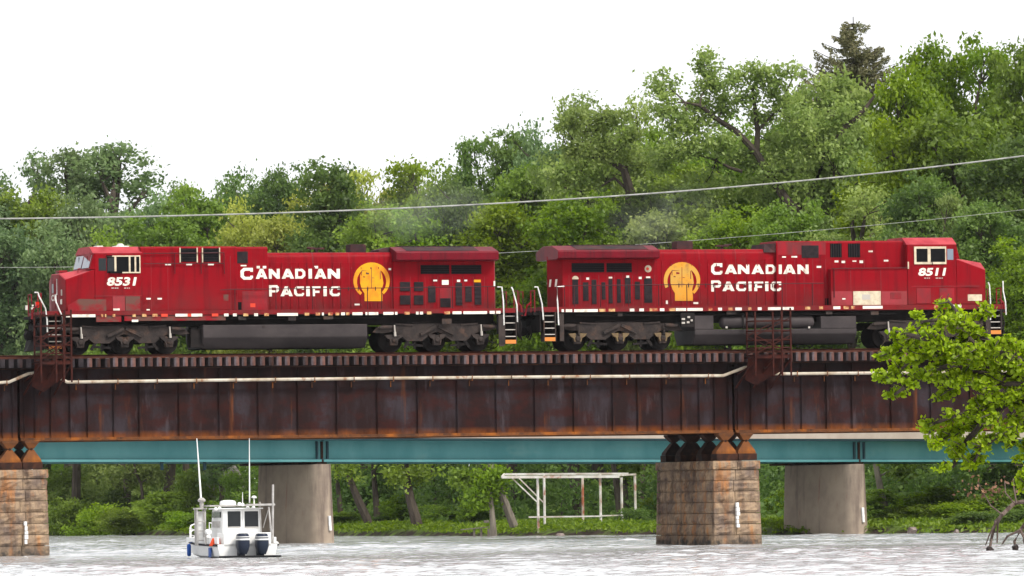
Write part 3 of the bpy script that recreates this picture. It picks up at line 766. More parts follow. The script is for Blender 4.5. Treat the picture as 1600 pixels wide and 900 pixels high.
def end_gear(t, uE, d, front):
    """pilot plate, coupler and hoses; uE = end plate, d = outward direction"""
    e = MB().box(uE, uE - d * .06, -.5, 2.5, 9.55, 10.5).build('end_plate', MT['under_dark'], t)
    c = MB().box(uE, uE + d * .30, .82, 1.18, 9.45, 9.78)
    c.prism([(uE + d * .28, 9.40), (uE + d * .28, 9.82), (uE + d * .50, 9.80), (uE + d * .56, 9.66), (uE + d * .52, 9.42)], .78, 1.22)
    c.build('coupler', MT['under_dark'], t, bevel=.02)
    for i, v in enumerate((.05, .3, .5, 1.5, 1.75, 2.0)):
        MB().tube([(uE + d * .02, v, 10.25 - .1 * (i % 2)), (uE + d * .22, v + .02, 10.15), (uE + d * .30, v, 9.85), (uE + d * .22, v - .03, 9.45 + .1 * (i % 3)), (uE + d * .32, v, 9.22 + .06 * i % 3)], .035, 6).build('air_hose', MT['under_dark'], t, smooth=True)
    MB().box(uE + d * .0, uE + d * .25, -.35, 2.35, 10.32, 10.44).build('anticlimber', MT['under_dark'], t)
    if front:
        MB().prismu([(-.5, 8.98), (2.5, 8.98), (2.5, 9.6), (-.5, 9.6)], uE + d * .02, uE + d * .08).build('pilot_plate', MT['under_dark'], t)
        MB().loft([[(uE + d * .08, -.45, 8.92), (uE + d * .08, 1, 8.92), (uE + d * .08, 1, 9.55), (uE + d * .08, -.45, 9.55)],
                   [(uE + d * .25, -.45, 8.92), (uE + d * .50, 1, 8.92), (uE + d * .22, 1, 9.45), (uE + d * .12, -.45, 9.45)]]).build('snow_plow', MT['under_dark'], t)
        MB().loft([[(uE + d * .08, 2.45, 8.92), (uE + d * .08, 1.01, 8.92), (uE + d * .08, 1.01, 9.55), (uE + d * .08, 2.45, 9.55)],
                   [(uE + d * .25, 2.45, 8.92), (uE + d * .50, 1.01, 8.92), (uE + d * .22, 1.01, 9.45), (uE + d * .12, 2.45, 9.45)]]).build('snow_plow', MT['under_dark'], t)
    for v in (-.1, .45, 1.55, 2.1):
        MB().cyl((uE + d * .1, v, 10.4), (uE + d * .1, v, 11.42), .028, 6).build('end_railing', MT['red_dirty'], t)
    MB().bar((uE + d * .1, -.1, 11.4), (uE + d * .1, .45, 11.4), .05, .05).build('end_railing', MT['red_dirty'], t)
    MB().bar((uE + d * .1, 1.55, 11.4), (uE + d * .1, 2.1, 11.4), .05, .05).build('end_railing', MT['red_dirty'], t)
    MB().tube([(uE + d * .12, .5, 11.1), (uE + d * .2, .8, 10.85), (uE + d * .2, 1.2, 10.85), (uE + d * .12, 1.5, 11.1)], .02, 5).build('safety_chain', MT['under_dark'], t)
    MB().tube([(uE + d * .14, 0.2, 10.9), (uE + d * .34, 0.25, 10.75), (uE + d * .42, .3, 10.3)], .05, 6).build('jumper_cable', MT['red_dirty'], t, smooth=True)

def rounded(vh, zb, zt, r, ch=0):
    """cross section (v, z) of a hood, symmetrical about v = 1"""
    L_ = [(vh, zb), (vh, zt - r)]
    for k in range(1, 5):
        a = math.pi / 2 * k / 4
        L_.append((vh + r - r * math.cos(a), zt - r + r * math.sin(a) * (1 if not ch else ch)))
    return L_ + [(2 - a, z) for a, z in L_[::-1]]

def emblem(t, cx, cy, v, m, ns):
    r = 28.5
    def q(x, y): 
        u, z = B(x, y, v); return u, z
    e = MB()
    def poly(pts, th=.012): e.prism([q(x, y) for x, y in pts], v - th, v - .001)
    # ring: strips so that seams of the hood doors stay legible
    a0, a1, n = ns
    for k in range(n):
        t0 = R(a0 + (a1 - a0) * k / n); t1 = R(a0 + (a1 - a0) * (k + 1) / n)
        ri0 = r * (.80 - .06 * math.cos(t0 - R(90))); ri1 = r * (.80 - .06 * math.cos(t1 - R(90)))
        poly([(cx + ri0 * math.cos(t0), cy - ri0 * math.sin(t0)), (cx + r * math.cos(t0), cy - r * math.sin(t0)),
              (cx + r * math.cos(t1), cy - r * math.sin(t1)), (cx + ri1 * math.cos(t1), cy - ri1 * math.sin(t1))])
    ring = e.build('golden_emblem', m, t)
    e = MB()
    poly([(cx - 15, cy + 14), (cx - 18, cy + 4), (cx - 18, cy - 8), (cx - 14, cy - 17), (cx - 10, cy - 22), (cx + 9, cy - 22), (cx + 14, cy - 16), (cx + 17, cy - 7), (cx + 18.5, cy + 4), (cx + 16, cy + 14), (cx + 17, cy + 24), (cx + 17, cy + 32), (cx - 11, cy + 32), (cx - 11, cy + 20)], .010)
    e.build('emblem_centre', m, ring)
    e = MB()
    for (a, b, w, h) in ((-15, -16, 11, 1.0), (-16, -16, 1.0, 8), (-9, -13, 5, 3.2), (-13, -7, 3, 2), (13, -15, 1.0, 13), (-0.5, -21, .8, 32), (1, -5, 4, 1.2)):
        e.prism([q(cx + a, cy + b), q(cx + a + w, cy + b + .8), q(cx + a + w, cy + b + h), q(cx + a, cy + b + h)], v - .016, v - .0125)
    e.build('worn_mark', MT['brown_patch'], ring)
    return ring

def grille(t, px0, px1, y0, y1, v, slats=6, vertical=False, frame=None, m=None):
    u0, u1, z0, z1 = bb(px0, px1, v, y0, y1)
    g = MB().box(u0, u1, v - .012, v + .002, z0, z1)
    n = slats
    for k in range(n):
        if vertical:
            a = u0 + (u1 - u0) * (k + .5) / n; g.box(a - .012, a + .012, v - .03, v - .012, z0, z1, 1)
        else:
            a = z0 + (z1 - z0) * (k + .5) / n; g.box(u0, u1, v - .03, v - .012, a - .012, a + .006, 1)
    g = g.build('grille', [m or MT['black'], MT['grille']], t)
    if frame:
        w = .05
        MB().box(u0 - w, u0, v - .04, v, z0 - .03, z1 + .03).box(u1, u1 + w, v - .04, v, z0 - .03, z1 + .03).build('grille_frame', frame, g)
    return g

def sill_tape(t, segs, yt):
    for (a, b, c) in segs:
        y = np.interp(a, [t_[0] for t_ in yt], [t_[1] for t_ in yt])
        u0, u1, z0, z1 = bb(a, b, VW, y - 2.0, y + 2.4)
        MB().box(u0, u1, VW - .008, VW + .001, z0, z1).build('reflective_tape', {'w': MT['white_paint'], 'y': MT['tape_yellow'], 'r': MT['tape_red']}[c], t)

def door_row(t, xs, y0, y1, v, mA, jitter=True):
    for a, b in zip(xs[:-1], xs[1:]):
        d = panel(t, 'hood_door', mA, a + .45, b - .45, y0, y1, v, .022, bevel=.006)
        u0, u1, z0, z1 = bb(a, b, v, y0, y1)
        h = MB()
        for z in (z0 + .25, z1 - .25): h.box(u0 + .05, u0 + .09, v - .035, v - .022, z - .05, z + .05)
        h.build('hinge', MT['red_dirty'], d)
        MB().box(u1 - .10, u1 - .06, v - .045, v - .022, z0 + (z1 - z0) * .42, z0 + (z1 - z0) * .50).build('latch', MT['soot'], d)

def handrail(t, pts, posts, yb, v, m):
    MB().tube([(B(x, y, v)[0], v, B(x, y, v)[1]) for x, y in pts], .02, 6).build('handrail', m, t)
    for x in posts:
        y = np.interp(x, [p[0] for p in pts], [p[1] for p in pts])
        MB().cyl((BU(x, v, y), v, B(x, y, v)[1]), (BU(x, v, y), v, B(x, yb, v)[1]), .02, 6).build('handrail_post', m, t)

# ------------------------------------------------------------------ left locomotive
def build_left():
    v0 = -0.5
    t = thing('locomotive', 'red diesel locomotive numbered 8531 with its cab and nose pointing left', 'locomotive', (-10.7, 1.0, RT), group=None)
    uE = BU(72, VW, 500); uR = BU(809, VW, 500)
    zS, zD = 10.42, 10.62
    MB().box(uE, uR, -.55, 2.55, zS + .0, zD).build('walkway', MT['red'], t)
    MB().box(uE + .8, uR - .9, .15, 1.85, 9.95, zS - .002).build('underframe', MT['under_dark'], t)
    # piping and boxes hanging beneath the sill
    for (a, b, y0, y1, m) in ((150, 189, 493, 503, 'brown_patch'), (194, 352, 493, 501, 'brown_patch'), (690, 705, 498, 506, 'under'), (372, 384, 494, 500, 'under'), (450, 462, 494, 501, 'under'), (505, 520, 494, 499, 'under')):
        panel(t, 'equipment_box' if m == 'under' else 'skirt_panel', MT[m], a, b, y0, y1, -.45, .06)
    MB().tube([(BU(355, -.3), -.3, 10.25), (BU(600, -.3), -.3, 10.25)], .035, 6).build('air_pipe', MT['under_dark'], t)
    # cab
    zt = 13.42
    c0, c1 = BU(146, v0, 420), BU(221, v0, 420)
    ze = BZ(180, 396, v0)
    sec = [(-.5, zD), (-.5, ze), (.05, zt - .02), (.35, zt), (1.65, zt), (1.95, zt - .02), (2.5, ze), (2.5, zD)]
    fu = BU(121, 1.0, 395) - .02
    cab = MB().loft([[(c0 + .06, a, z) for a, z in sec], [(c1, a, z) for a, z in sec]])
    # windshield slope in front of the side wall
    zw0 = BZ(146, 421, v0)
    f0 = c0 + .06
    cab.loft([[(f0 - .22, -.42, zw0), (f0 - .03, -.46, ze), (f0 - .05, .05, zt - .05), (f0 - .05, 1.95, zt - .05), (f0 - .03, 2.46, ze), (f0 - .22, 2.42, zw0)],
              [(f0, -.5, zw0), (f0, -.5, ze), (f0, .05, zt - .02), (f0, 1.95, zt - .02), (f0, 2.5, ze), (f0, 2.5, zw0)]])
    cab = cab.build('cab', MT['red'], t, bevel=.02)
    r = MB().loft([[(c0 - .02, a, z + .012) for a, z in sec[1:-1]], [(c1 + .05, a, z + .012) for a, z in sec[1:-1]]])
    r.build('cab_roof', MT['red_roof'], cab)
    for (va, vb) in ((-.30, .90), (1.06, 2.28)):
        def wp(v, s, o=.012):        # point on the sloping windshield
            return (f0 - .22 + .19 * s - o, v, zw0 + (ze - zw0) * s)
        MB().loft([[wp(va, .12), wp(va, .93), wp(vb, .93), wp(vb, .12)], [wp(va, .12, .03), wp(va, .93, .03), wp(vb, .93, .03), wp(vb, .12, .03)]]).build('windshield', MT['windshield'], cab)
    MB().bar((f0 - .17, .1, zw0 + .2), (f0 - .10, .35, zw0 + .6), .02, .02).bar((f0 - .17, 1.5, zw0 + .2), (f0 - .10, 1.8, zw0 + .6), .02, .02).build('wiper', MT['black'], cab)
    # side windows
    panel(cab, 'side_window', MT['glass'], 154, 166, 403.5, 423, v0, .006)
    u0, u1, z0, z1 = bb(167, 219, v0, 399.5, 426.5)
    wn_ = MB().box(u0, u1, v0 - .010, v0 + .002, z0, z1).build('side_window', MT['black'], cab)
    k = .045
    MB().box(u0, u1, v0 - .05, v0 - .01, z1 - k, z1 + .01).box(u0 + .30, u1, v0 - .05, v0 - .01, z0 - .01, z0 + k).box(u1 - k, u1, v0 - .05, v0 - .01, z0 + k, z1 - k).box(BU(179.5, v0), BU(182.5, v0), v0 - .06, v0 - .012, z0 + k, z1 - k).box(BU(202, v0), BU(204.5, v0), v0 - .06, v0 - .012, z0 + k, z1 - k).box(BU(211, v0), BU(213.5, v0), v0 - .055, v0 - .012, z0 + k, z1 - k).build('window_frame', MT['cream'], wn_)
    panel(wn_, 'arm_rest', MT['black'], 171, 190, 424, 427, v0, .12)
    panel(wn_, 'window_pane', MT['glass'], 168, 179, 403, 424, v0 - .012, .004)
    panel(cab, 'sun_visor', MT['black'], 166, 175, 399, 401, v0 - .01, .05)
    # cab equipment on the roof
    MB().lathe([(.0, .16), (.10, .15), (.16, .08), (.18, 0)], (BU(186, 1.0, 385), .8, zt + .01), 14).build('antenna_dome', MT['white_rail'], cab, smooth=True)
    MB().box(BU(178, 1), BU(200, 1), .6, 1.2, zt, zt + .06).box(BU(150, 1), BU(160, 1), .7, 1.3, zt, zt + .07).build('air_conditioner', MT['white_rail'], cab, bevel=.02)
    # nose
    n0 = BU(103.5, v0, 460)
    zn = BZ(103, 437, v0); zr = zn + .34
    nf = n0 + .0
    base = [(n0, -.45), (n0 - .12, .25), (n0 - .12, 1.75), (n0, 2.45)]
    nz0 = zD
    c_ = f0 - .004
    zcr = zw0 + .02
    pts = [ (n0, -.42, nz0), (n0 - .10, .3, nz0), (n0 - .10, 1.7, nz0), (n0, 2.42, nz0),
            (n0, -.42, zn), (n0 - .10, .35, zr - .05), (n0 - .10, 1.65, zr - .05), (n0, 2.42, zn),
            (c_, -.5, nz0), (c_, 2.5, nz0), (c_, -.5, zcr - .02), (c_, .3, zcr + .04), (c_, 1.7, zcr + .04), (c_, 2.5, zcr - .02)]
    nose = MB().add(pts, [(0, 1, 5, 4), (1, 2, 6, 5), (2, 3, 7, 6), (0, 4, 10, 8), (3, 9, 13, 7), (4, 5, 11, 10), (5, 6, 12, 11), (6, 7, 13, 12), (0, 8, 9, 3, 2, 1), (8, 10, 11, 12, 13, 9)])
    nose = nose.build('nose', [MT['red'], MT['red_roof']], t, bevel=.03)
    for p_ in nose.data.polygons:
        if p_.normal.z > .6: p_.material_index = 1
    # what is on the nose front: door, number of the emblem, lamps
    uf = n0 - .10
    MB().box(uf - .02, uf - .001, 1.0, 1.6, 10.75, 12.0).build('nose_door', MT['red'], nose, bevel=.01)
    MB().box(uf - .03, uf - .021, 1.15, 1.45, 11.45, 11.85).build('door_window', MT['glass'], nose)
    MB().box(uf - .035, uf - .001, .62, .66, 11.35, 12.05).build('grab_iron', MT['white_rail'], nose)
    nm = merge(text_mb('C', 1.55, 1.15, 11.10, 11.38, 0, mapf=lambda u, v, z: (uf - .022 + v, u, z)), text_mb('P', 1.05, .66, 11.10, 11.38, 0, mapf=lambda u, v, z: (uf - .022 + v, u, z)))
    nm.build('lettering', MT['white_paint'], nose)
    MB().box(n0 - .075, n0 - .035, -.02, .30, 11.05 + .25, 11.55 + .02).build('number_board', MT['step_edge'], nose, bevel=.01)
    MB().box(n0 - .09, n0 - .03, .0, .22, 10.92, 11.15).build('ditch_light', MT['lamp'], nose, bevel=.02)
    MB().box(n0 - .02, n0 + .35, .6, 1.2, zr - .0, zr + .1).tube([(n0 + .7, .1, zr + .0), (n0 + .7, .1, zr + .14), (n0 + .8, .1, zr + .16)], .03, 6).build('nose_fitting', MT['red_dirty'], nose)
    # grime on the lower cab side and the access doors
    u0, u1, z0, z1 = bb(106, 166, v0, 468, 489)
    MB().prism([(u0, z0), (u1, z0), (u1, z1), (u0 + .5, z1 + .03), (u0, z1 - .25)], v0 - .006, v0).build('grimy_panel', MT['brown_patch'], cab)
    panel(cab, 'access_door', MT['red_faded'], 176, 195, 463, 489, v0, .02, .006)
    panel(cab, 'access_door', MT['brown_patch'], 196, 219, 463, 489, v0, .02, .006)
    panel(cab, 'drip_rail', MT['red_dirty'], 147, 221, 461.5, 463, v0, .02)
    for (a, b, y0, y1) in ((177, 187, 482, 485), (228.5, 235.5, 465.5, 468), (246, 253, 465.5, 468), (229, 234, 483, 485.5), (206, 216, 499.5, 503)):
        panel(t, 'sticker', MT['white_paint'], a, b, y0, y1, v0 - .062 if y0 > 499 else v0 - .024, .004)
    num = text_mb('8531', *bb(166, 211, v0, 433, 446.5), v0 - .001, shear=.22, bold=.036)
    num.build('cab_number', MT['white_paint'], cab)
    for (a, b) in ((174, 178), (179, 182), (182.6, 185), (194, 197), (198, 200), (201, 203)): panel(cab, 'small_print', MT['step_edge'], a, b, 449.4, 450.8, v0 - .001, .004)
    # auxiliary body behind the cab
    va = -.40
    a0, a1 = BU(221, va, 430), BU(371, va, 430)
    zt2 = BZ(330, 385.5, .1)
    aux = MB().prismu([(va, zD), (va, zt2 - .06), (va + .1, zt2), (2 - va - .1, zt2), (2 - va, zt2 - .06), (2 - va, zD)], c1 + .003, a1)
    aux = aux.build('auxiliary_cabin', MT['red'], t, bevel=.015)
    a2 = BU(418.6, va + .12, 430)
    ax2 = MB().prismu([(va + .12, zD), (va + .12, zt2 - .08), (va + .2, zt2 - .02), (1.8, zt2 - .02), (1.88, zt2 - .08), (1.88, zD)], a1 + .003, a2).build('blower_cabin', MT['red'], t, bevel=.015)
    for (a, b) in ((282, 307), (317, 342)):
        g = grille(aux, a, b, 388, 409, va, 5, False, MT['cream'])
    grille(ax2, 361.5, 387, 393, 411.5, va + .12, 7, m=MT['grille'])
    panel(aux, 'brown_grille', MT['brown_patch'], 349, 357, 460, 470, va, .01)
    panel(ax2, 'step_recess', MT['black'], 372, 377.5, 472, 488, va + .12, .004)
    panel(ax2, 'dirty_lower_panel', MT['red_dirty'], 379, 418, 455, 488, va + .12, .006)
    for (a, b, y0, y1) in ((258, 267, 412, 414.5), (291, 300, 412, 414.5), (325, 334, 412, 414.5), (376, 385, 414, 416), (391, 399, 474, 480)):
        panel(t, 'sticker', MT['white_paint'] if y0 < 470 else MT['tape_red'], a, b, y0, y1, va - (.001 if a < 371 else -.119), .006)
    for xs in ((236, 238), (262, 263), (360, 361)):
        panel(aux, 'panel_seam', MT['red_dirty'], xs[0], xs[0] + .8, 400, 488, va, .008)
    for xs in (395, 410): panel(ax2, 'panel_seam', MT['red_dirty'], xs, xs + .8, 415, 455, va + .12, .008)
    # upper handrails
    handrail(aux, [(224, 396), (350, 395)], [273, 314, 350], 428, va - .08, MT['rail_dark'])
    handrail(aux, [(224, 412), (350, 411.5)], [], 428, va - .08, MT['rail_dark'])
    # engine hood
    e0, e1 = a2 + .003, BU(613, VH, 430)
    zh = BZ(500, 396, .25)
    hd = MB().loft([[(u, a, z) for a, z in rounded(VH, zD, zh + .04, .26)] for u in (e0, e1)]).build('engine_hood', MT['red'], t, smooth=True)
    xs = [421, 439, 453, 466, 479, 489.5, 504, 519, 532, 547, 562, 577, 589, 612]
    door_row(hd, xs, 410, 486, VH, MT['red'])
    for x in (489, 546): 
        u = BU(x, VH); MB().loft([[(u + q, a - .006 if a < 1 else a + .006, z + .006) for a, z in rounded(VH, zD, zh + .04, .26)] for q in (0, .05)]).build('hood_seam', MT['red_dirty'], hd)
    us, zs_ = B(556, 388, 1.0)
    MB().box(us - .36, us + .36, .65, 1.35, zh + .02, zh + .40).box(us - .30, us + .30, .7, 1.3, zh + .401, zh + .42).build('exhaust_stack', MT['soot'], t, bevel=.03)
    us = BU(495, 1.0, 388)
    MB().box(us - .05, us + .05, .95, 1.05, zh, zh + .22).box(us - .32, us + .32, .9, 1.1, zh + .2, zh + .28).cyl((us - .45, .98, zh + .27), (us - .1, .98, zh + .27), .05, 8, .03).build('air_horn', MT['soot'], t)
    # radiator cabin
    r0, r1 = e1 + .003, BU(772, -.05, 430)
    vr = -.05
    zw = BZ(700, 407, -.55); zwt = BZ(700, 394, -.6)
    rc = MB().add([(r0, vr, zD), (r1 - .0, vr, zD), (r1 + .22, .5, zD), (r1 + .22, 1.5, zD), (r1, 2.05, zD), (r0, 2.05, zD),
                   (r0, vr, zw + .15), (r1, vr, zw + .15), (r1 + .22, .5, zw + .15), (r1 + .22, 1.5, zw + .15), (r1, 2.05, zw + .15), (r0, 2.05, zw + .15)],
                  [(0, 1, 7, 6), (1, 2, 8, 7), (2, 3, 9, 8), (3, 4, 10, 9), (4, 5, 11, 10), (5, 0, 6, 11), (6, 7, 8, 9, 10, 11), (0, 5, 4, 3, 2, 1)]).build('radiator_cabin', MT['red'], t, bevel=.01)
    w0, w1 = BU(619, -.6, 400), BU(779.5, -.6, 400)
    zrt = BZ(690, 386, .6)
    wsec = [(-.35, zw - .02), (-.6, zw + .03), (-.6, zwt), (-.52, zwt + .05), (.35, zrt), (1.65, zrt), (2.52, zwt + .05), (2.6, zwt), (2.6, zw + .03), (2.35, zw - .02)]
    wg = MB().loft([[(w0, a, z) for a, z in wsec], [(w1, a, z) for a, z in wsec]]).build('radiator_hood', MT['red_dark'], t, bevel=.02)
    MB().loft([[(w0 - .5, a, z - .12) for a, z in wsec[4:6]] + [(w0 - .5, 1.7, zw), (w0 - .5, .3, zw)], [(w0 - .002, a, z) for a, z in wsec[4:6]] + [(w0 - .002, 1.7, zw), (w0 - .002, .3, zw)]]).build('hood_ramp', MT['soot'], wg)
    m = MB()
    d0, d1 = w0 + .5, w1 - .9
    m.add([(d0, -.50, zwt + .07), (d1, -.50, zwt + .07), (d1, .35, zrt + .012), (d0, .35, zrt + .012), (d1, 1.65, zrt + .012), (d0, 1.65, zrt + .012), (d0, -.48, zwt + .03), (d1, -.48, zwt + .03)], [(0, 1, 2, 3), (3, 2, 4, 5), (6, 7, 1, 0)])
    for k in range(14): 
        u = d0 + (d1 - d0) * (k + .5) / 14; m.box(u - .02, u + .02, .3, 1.7, zrt + .013, zrt + .05)
    m.build('radiator_grille', MT['soot'], wg)
    for (a, b) in ((657, 702), (705, 752)): grille(rc, a, b, 414, 428, vr, 5)
    for (a, b, y0, y1) in ((625, 640.5, 440.5, 455), (647, 661.5, 440.5, 455), (625, 640.5, 461.5, 476), (647, 661.5, 461.5, 476), (669, 680.5, 447, 472.5), (688, 704, 466, 480), (712, 722, 442, 477), (727, 737, 447, 471.5), (741.5, 752, 442, 476)):
        grille(rc, a, b, y0, y1, vr - .02, 5, m=MT['grille'])
    panel(rc, 'recessed_door', MT['red_dirty'], 687, 705, 450, 482, vr, .012)
    for x in (612, 641, 664, 684, 707, 724, 739.5, 757): panel(rc, 'door_seam', MT['red_dirty'], x, x + .8, 432, 487, vr, .008)
    for (a, b, y0, y1, c) in ((677, 683, 437, 439.5, 'w'), (690.5, 701, 437.5, 445, 'w'), (714, 719, 437, 440.5, 'w'), (725.5, 730, 437, 439.5, 'w'), (740.5, 751, 437, 441, 'y'), (607, 611, 419, 422, 'w'), (554, 562, 474.5, 477, 'w')):
        panel(rc if a > 612 else hd, 'sticker', MT['white_paint'] if c == 'w' else MT['gold'], a, b, y0, y1, vr - .02 if a > 612 else VH - .022, .005)
    panel(rc, 'marker_light', MT['lamp'], 771, 773.5, 439, 447, vr, .03)
    emblem(hd, 580.5, 438.5, VH - .023, MT['gold'], (-48, 232, 26))
    # lettering
    vt = VH - .0235
    yb = 436.5
    CA = [('C', 375.7, 395.2), ('A', 400, 417.8), ('N', 419.7, 424.9 + 12)]
    blocks([('C', 375.7, 395.2), ('A', 399.5, 417.8)], va + .118, (418.5, 437), (420, 435.6)).build('lettering', MT['white_paint'], ax2)
    blocks([('N', 419.9, 437)], vt - .0, (420, 435.5), (420, 435.5)).build('lettering', MT['white_paint'], hd)
    blocks([('A', 440, 459.5), ('D', 461.2, 477), ('I', 482, 487.4), ('A', 491.3, 510), ('N', 512, 531)], vt, (420, 435.4), (420, 435.4)).build('lettering', MT['white_paint'], hd)
    blocks([('P', 420.4, 435.8), ('A', 438, 457.6), ('C', 459.5, 475), ('I', 478.4, 484), ('F', 487.4, 501), ('I', 505.3, 510.5), ('C', 515, 531)], vt, (445.6, 463.2), (447.5, 462.8)).build('lettering', MT['white_paint'], hd)
    for (a, b) in ((401, 406), (410, 416), (491, 497)):
        panel(t, 'sticker', MT['white_paint'], a, b, 415.5, 419.5, va + .118 if a < 424 else vt, .005)
    handrail(t, [(344, 453), (368, 452), (590, 450), (776, 447.5)], [367, 431, 488, 532, 574, 596, 641, 707, 762], 489, VW + .03, MT['rail_dark'])
    sill_tape(t, [(103, 149, 'w'), (252, 262, 'r'), (274, 293, 'w'), (293, 299, 'r'), (299, 316, 'w'), (331, 341, 'r'), (350, 357, 'w'), (364, 370, 'w'), (380, 388, 'y'), (397, 403, 'w'), (413, 420, 'y'), (433, 465.5, 'w'), (476, 483, 'y'), (493, 500, 'y'), (503, 506, 'w'), (513, 520, 'y'), (524, 530, 'y'), (533, 539, 'w'), (541, 546, 'y'), (550.5, 566.5, 'w'), (571, 574, 'w'), (576, 591, 'w'), (599, 615, 'w'), (617, 621, 'w'), (632, 640, 'y'), (650, 654, 'w'), (656, 661, 'w'), (667, 674, 'y'), (694, 703, 'y'), (707, 721, 'w'), (724, 761, 'w'), (765, 773, 'w'), (775, 782, 'w'),
                  (158, 161, 'y'), (164, 166, 'y'), (176, 180, 'y'), (207, 212, 'y'), (222, 229, 'y'), (238, 246, 'y')], [(0, 493.8), (360, 491.8), (800, 487.5)])
    # tank
    k0, k1 = BU(317, -.4, 520), BU(574, -.4, 520)
    prof = [(-.42, 9.97), (-.42, 9.42), (-.05, 8.93), (2.05, 8.93), (2.42, 9.42), (2.42, 9.97)]
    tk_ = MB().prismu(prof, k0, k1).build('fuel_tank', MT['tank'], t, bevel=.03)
    panel(tk_, 'fuel_gauge', MT['under'], 410, 414, 509, 512, -.42, .03)
    MB().cyl((BU(303, 0), .1, 9.0), (BU(303, 0), .1, 9.9), .22, 14).box(BU(296, 0), BU(316, 0), -.2, .4, 9.0, 9.8).build('equipment_box', MT['under_dark'], t)
    truck(t, BU(193.5, -.12, 530), -1, MT['under'])
    truck(t, BU(681.5, -.12, 530), 1, MT['under'])
    steps(t, 789.5, 806, 484, 537, [[(777, 448.5), (784, 448.5), (786.5, 470), (787.5, 508)], [(799, 448.5), (801, 452), (807.5, 476), (808.5, 503)]], (779, 788, 492, 541))
    steps(t, 76, 96, 492, 545, [[(54, 457), (59, 457), (61, 463), (71, 482), (73.5, 500), (74, 519)], [(89, 459), (86.5, 462), (87.5, 472), (93, 485), (98, 496), (98.5, 516)]], (97, 103, 500, 540))
    end_gear(t, uE, -1, True)
    end_gear(t, uR + .06, 1, False)
    MB().box(uE - .2, uE - .05, .4, .55, 10.8, 11.05).build('red_lamp', MT['red_leds'], t)
    MB().box(uE - .16, uE - .06, 1.3, 1.42, 10.75, 10.95).box(uE - .16, uE - .06, 2.3, 2.42, 10.75, 10.95).build('ditch_light', MT['lamp'], t)
    return t
build_left()

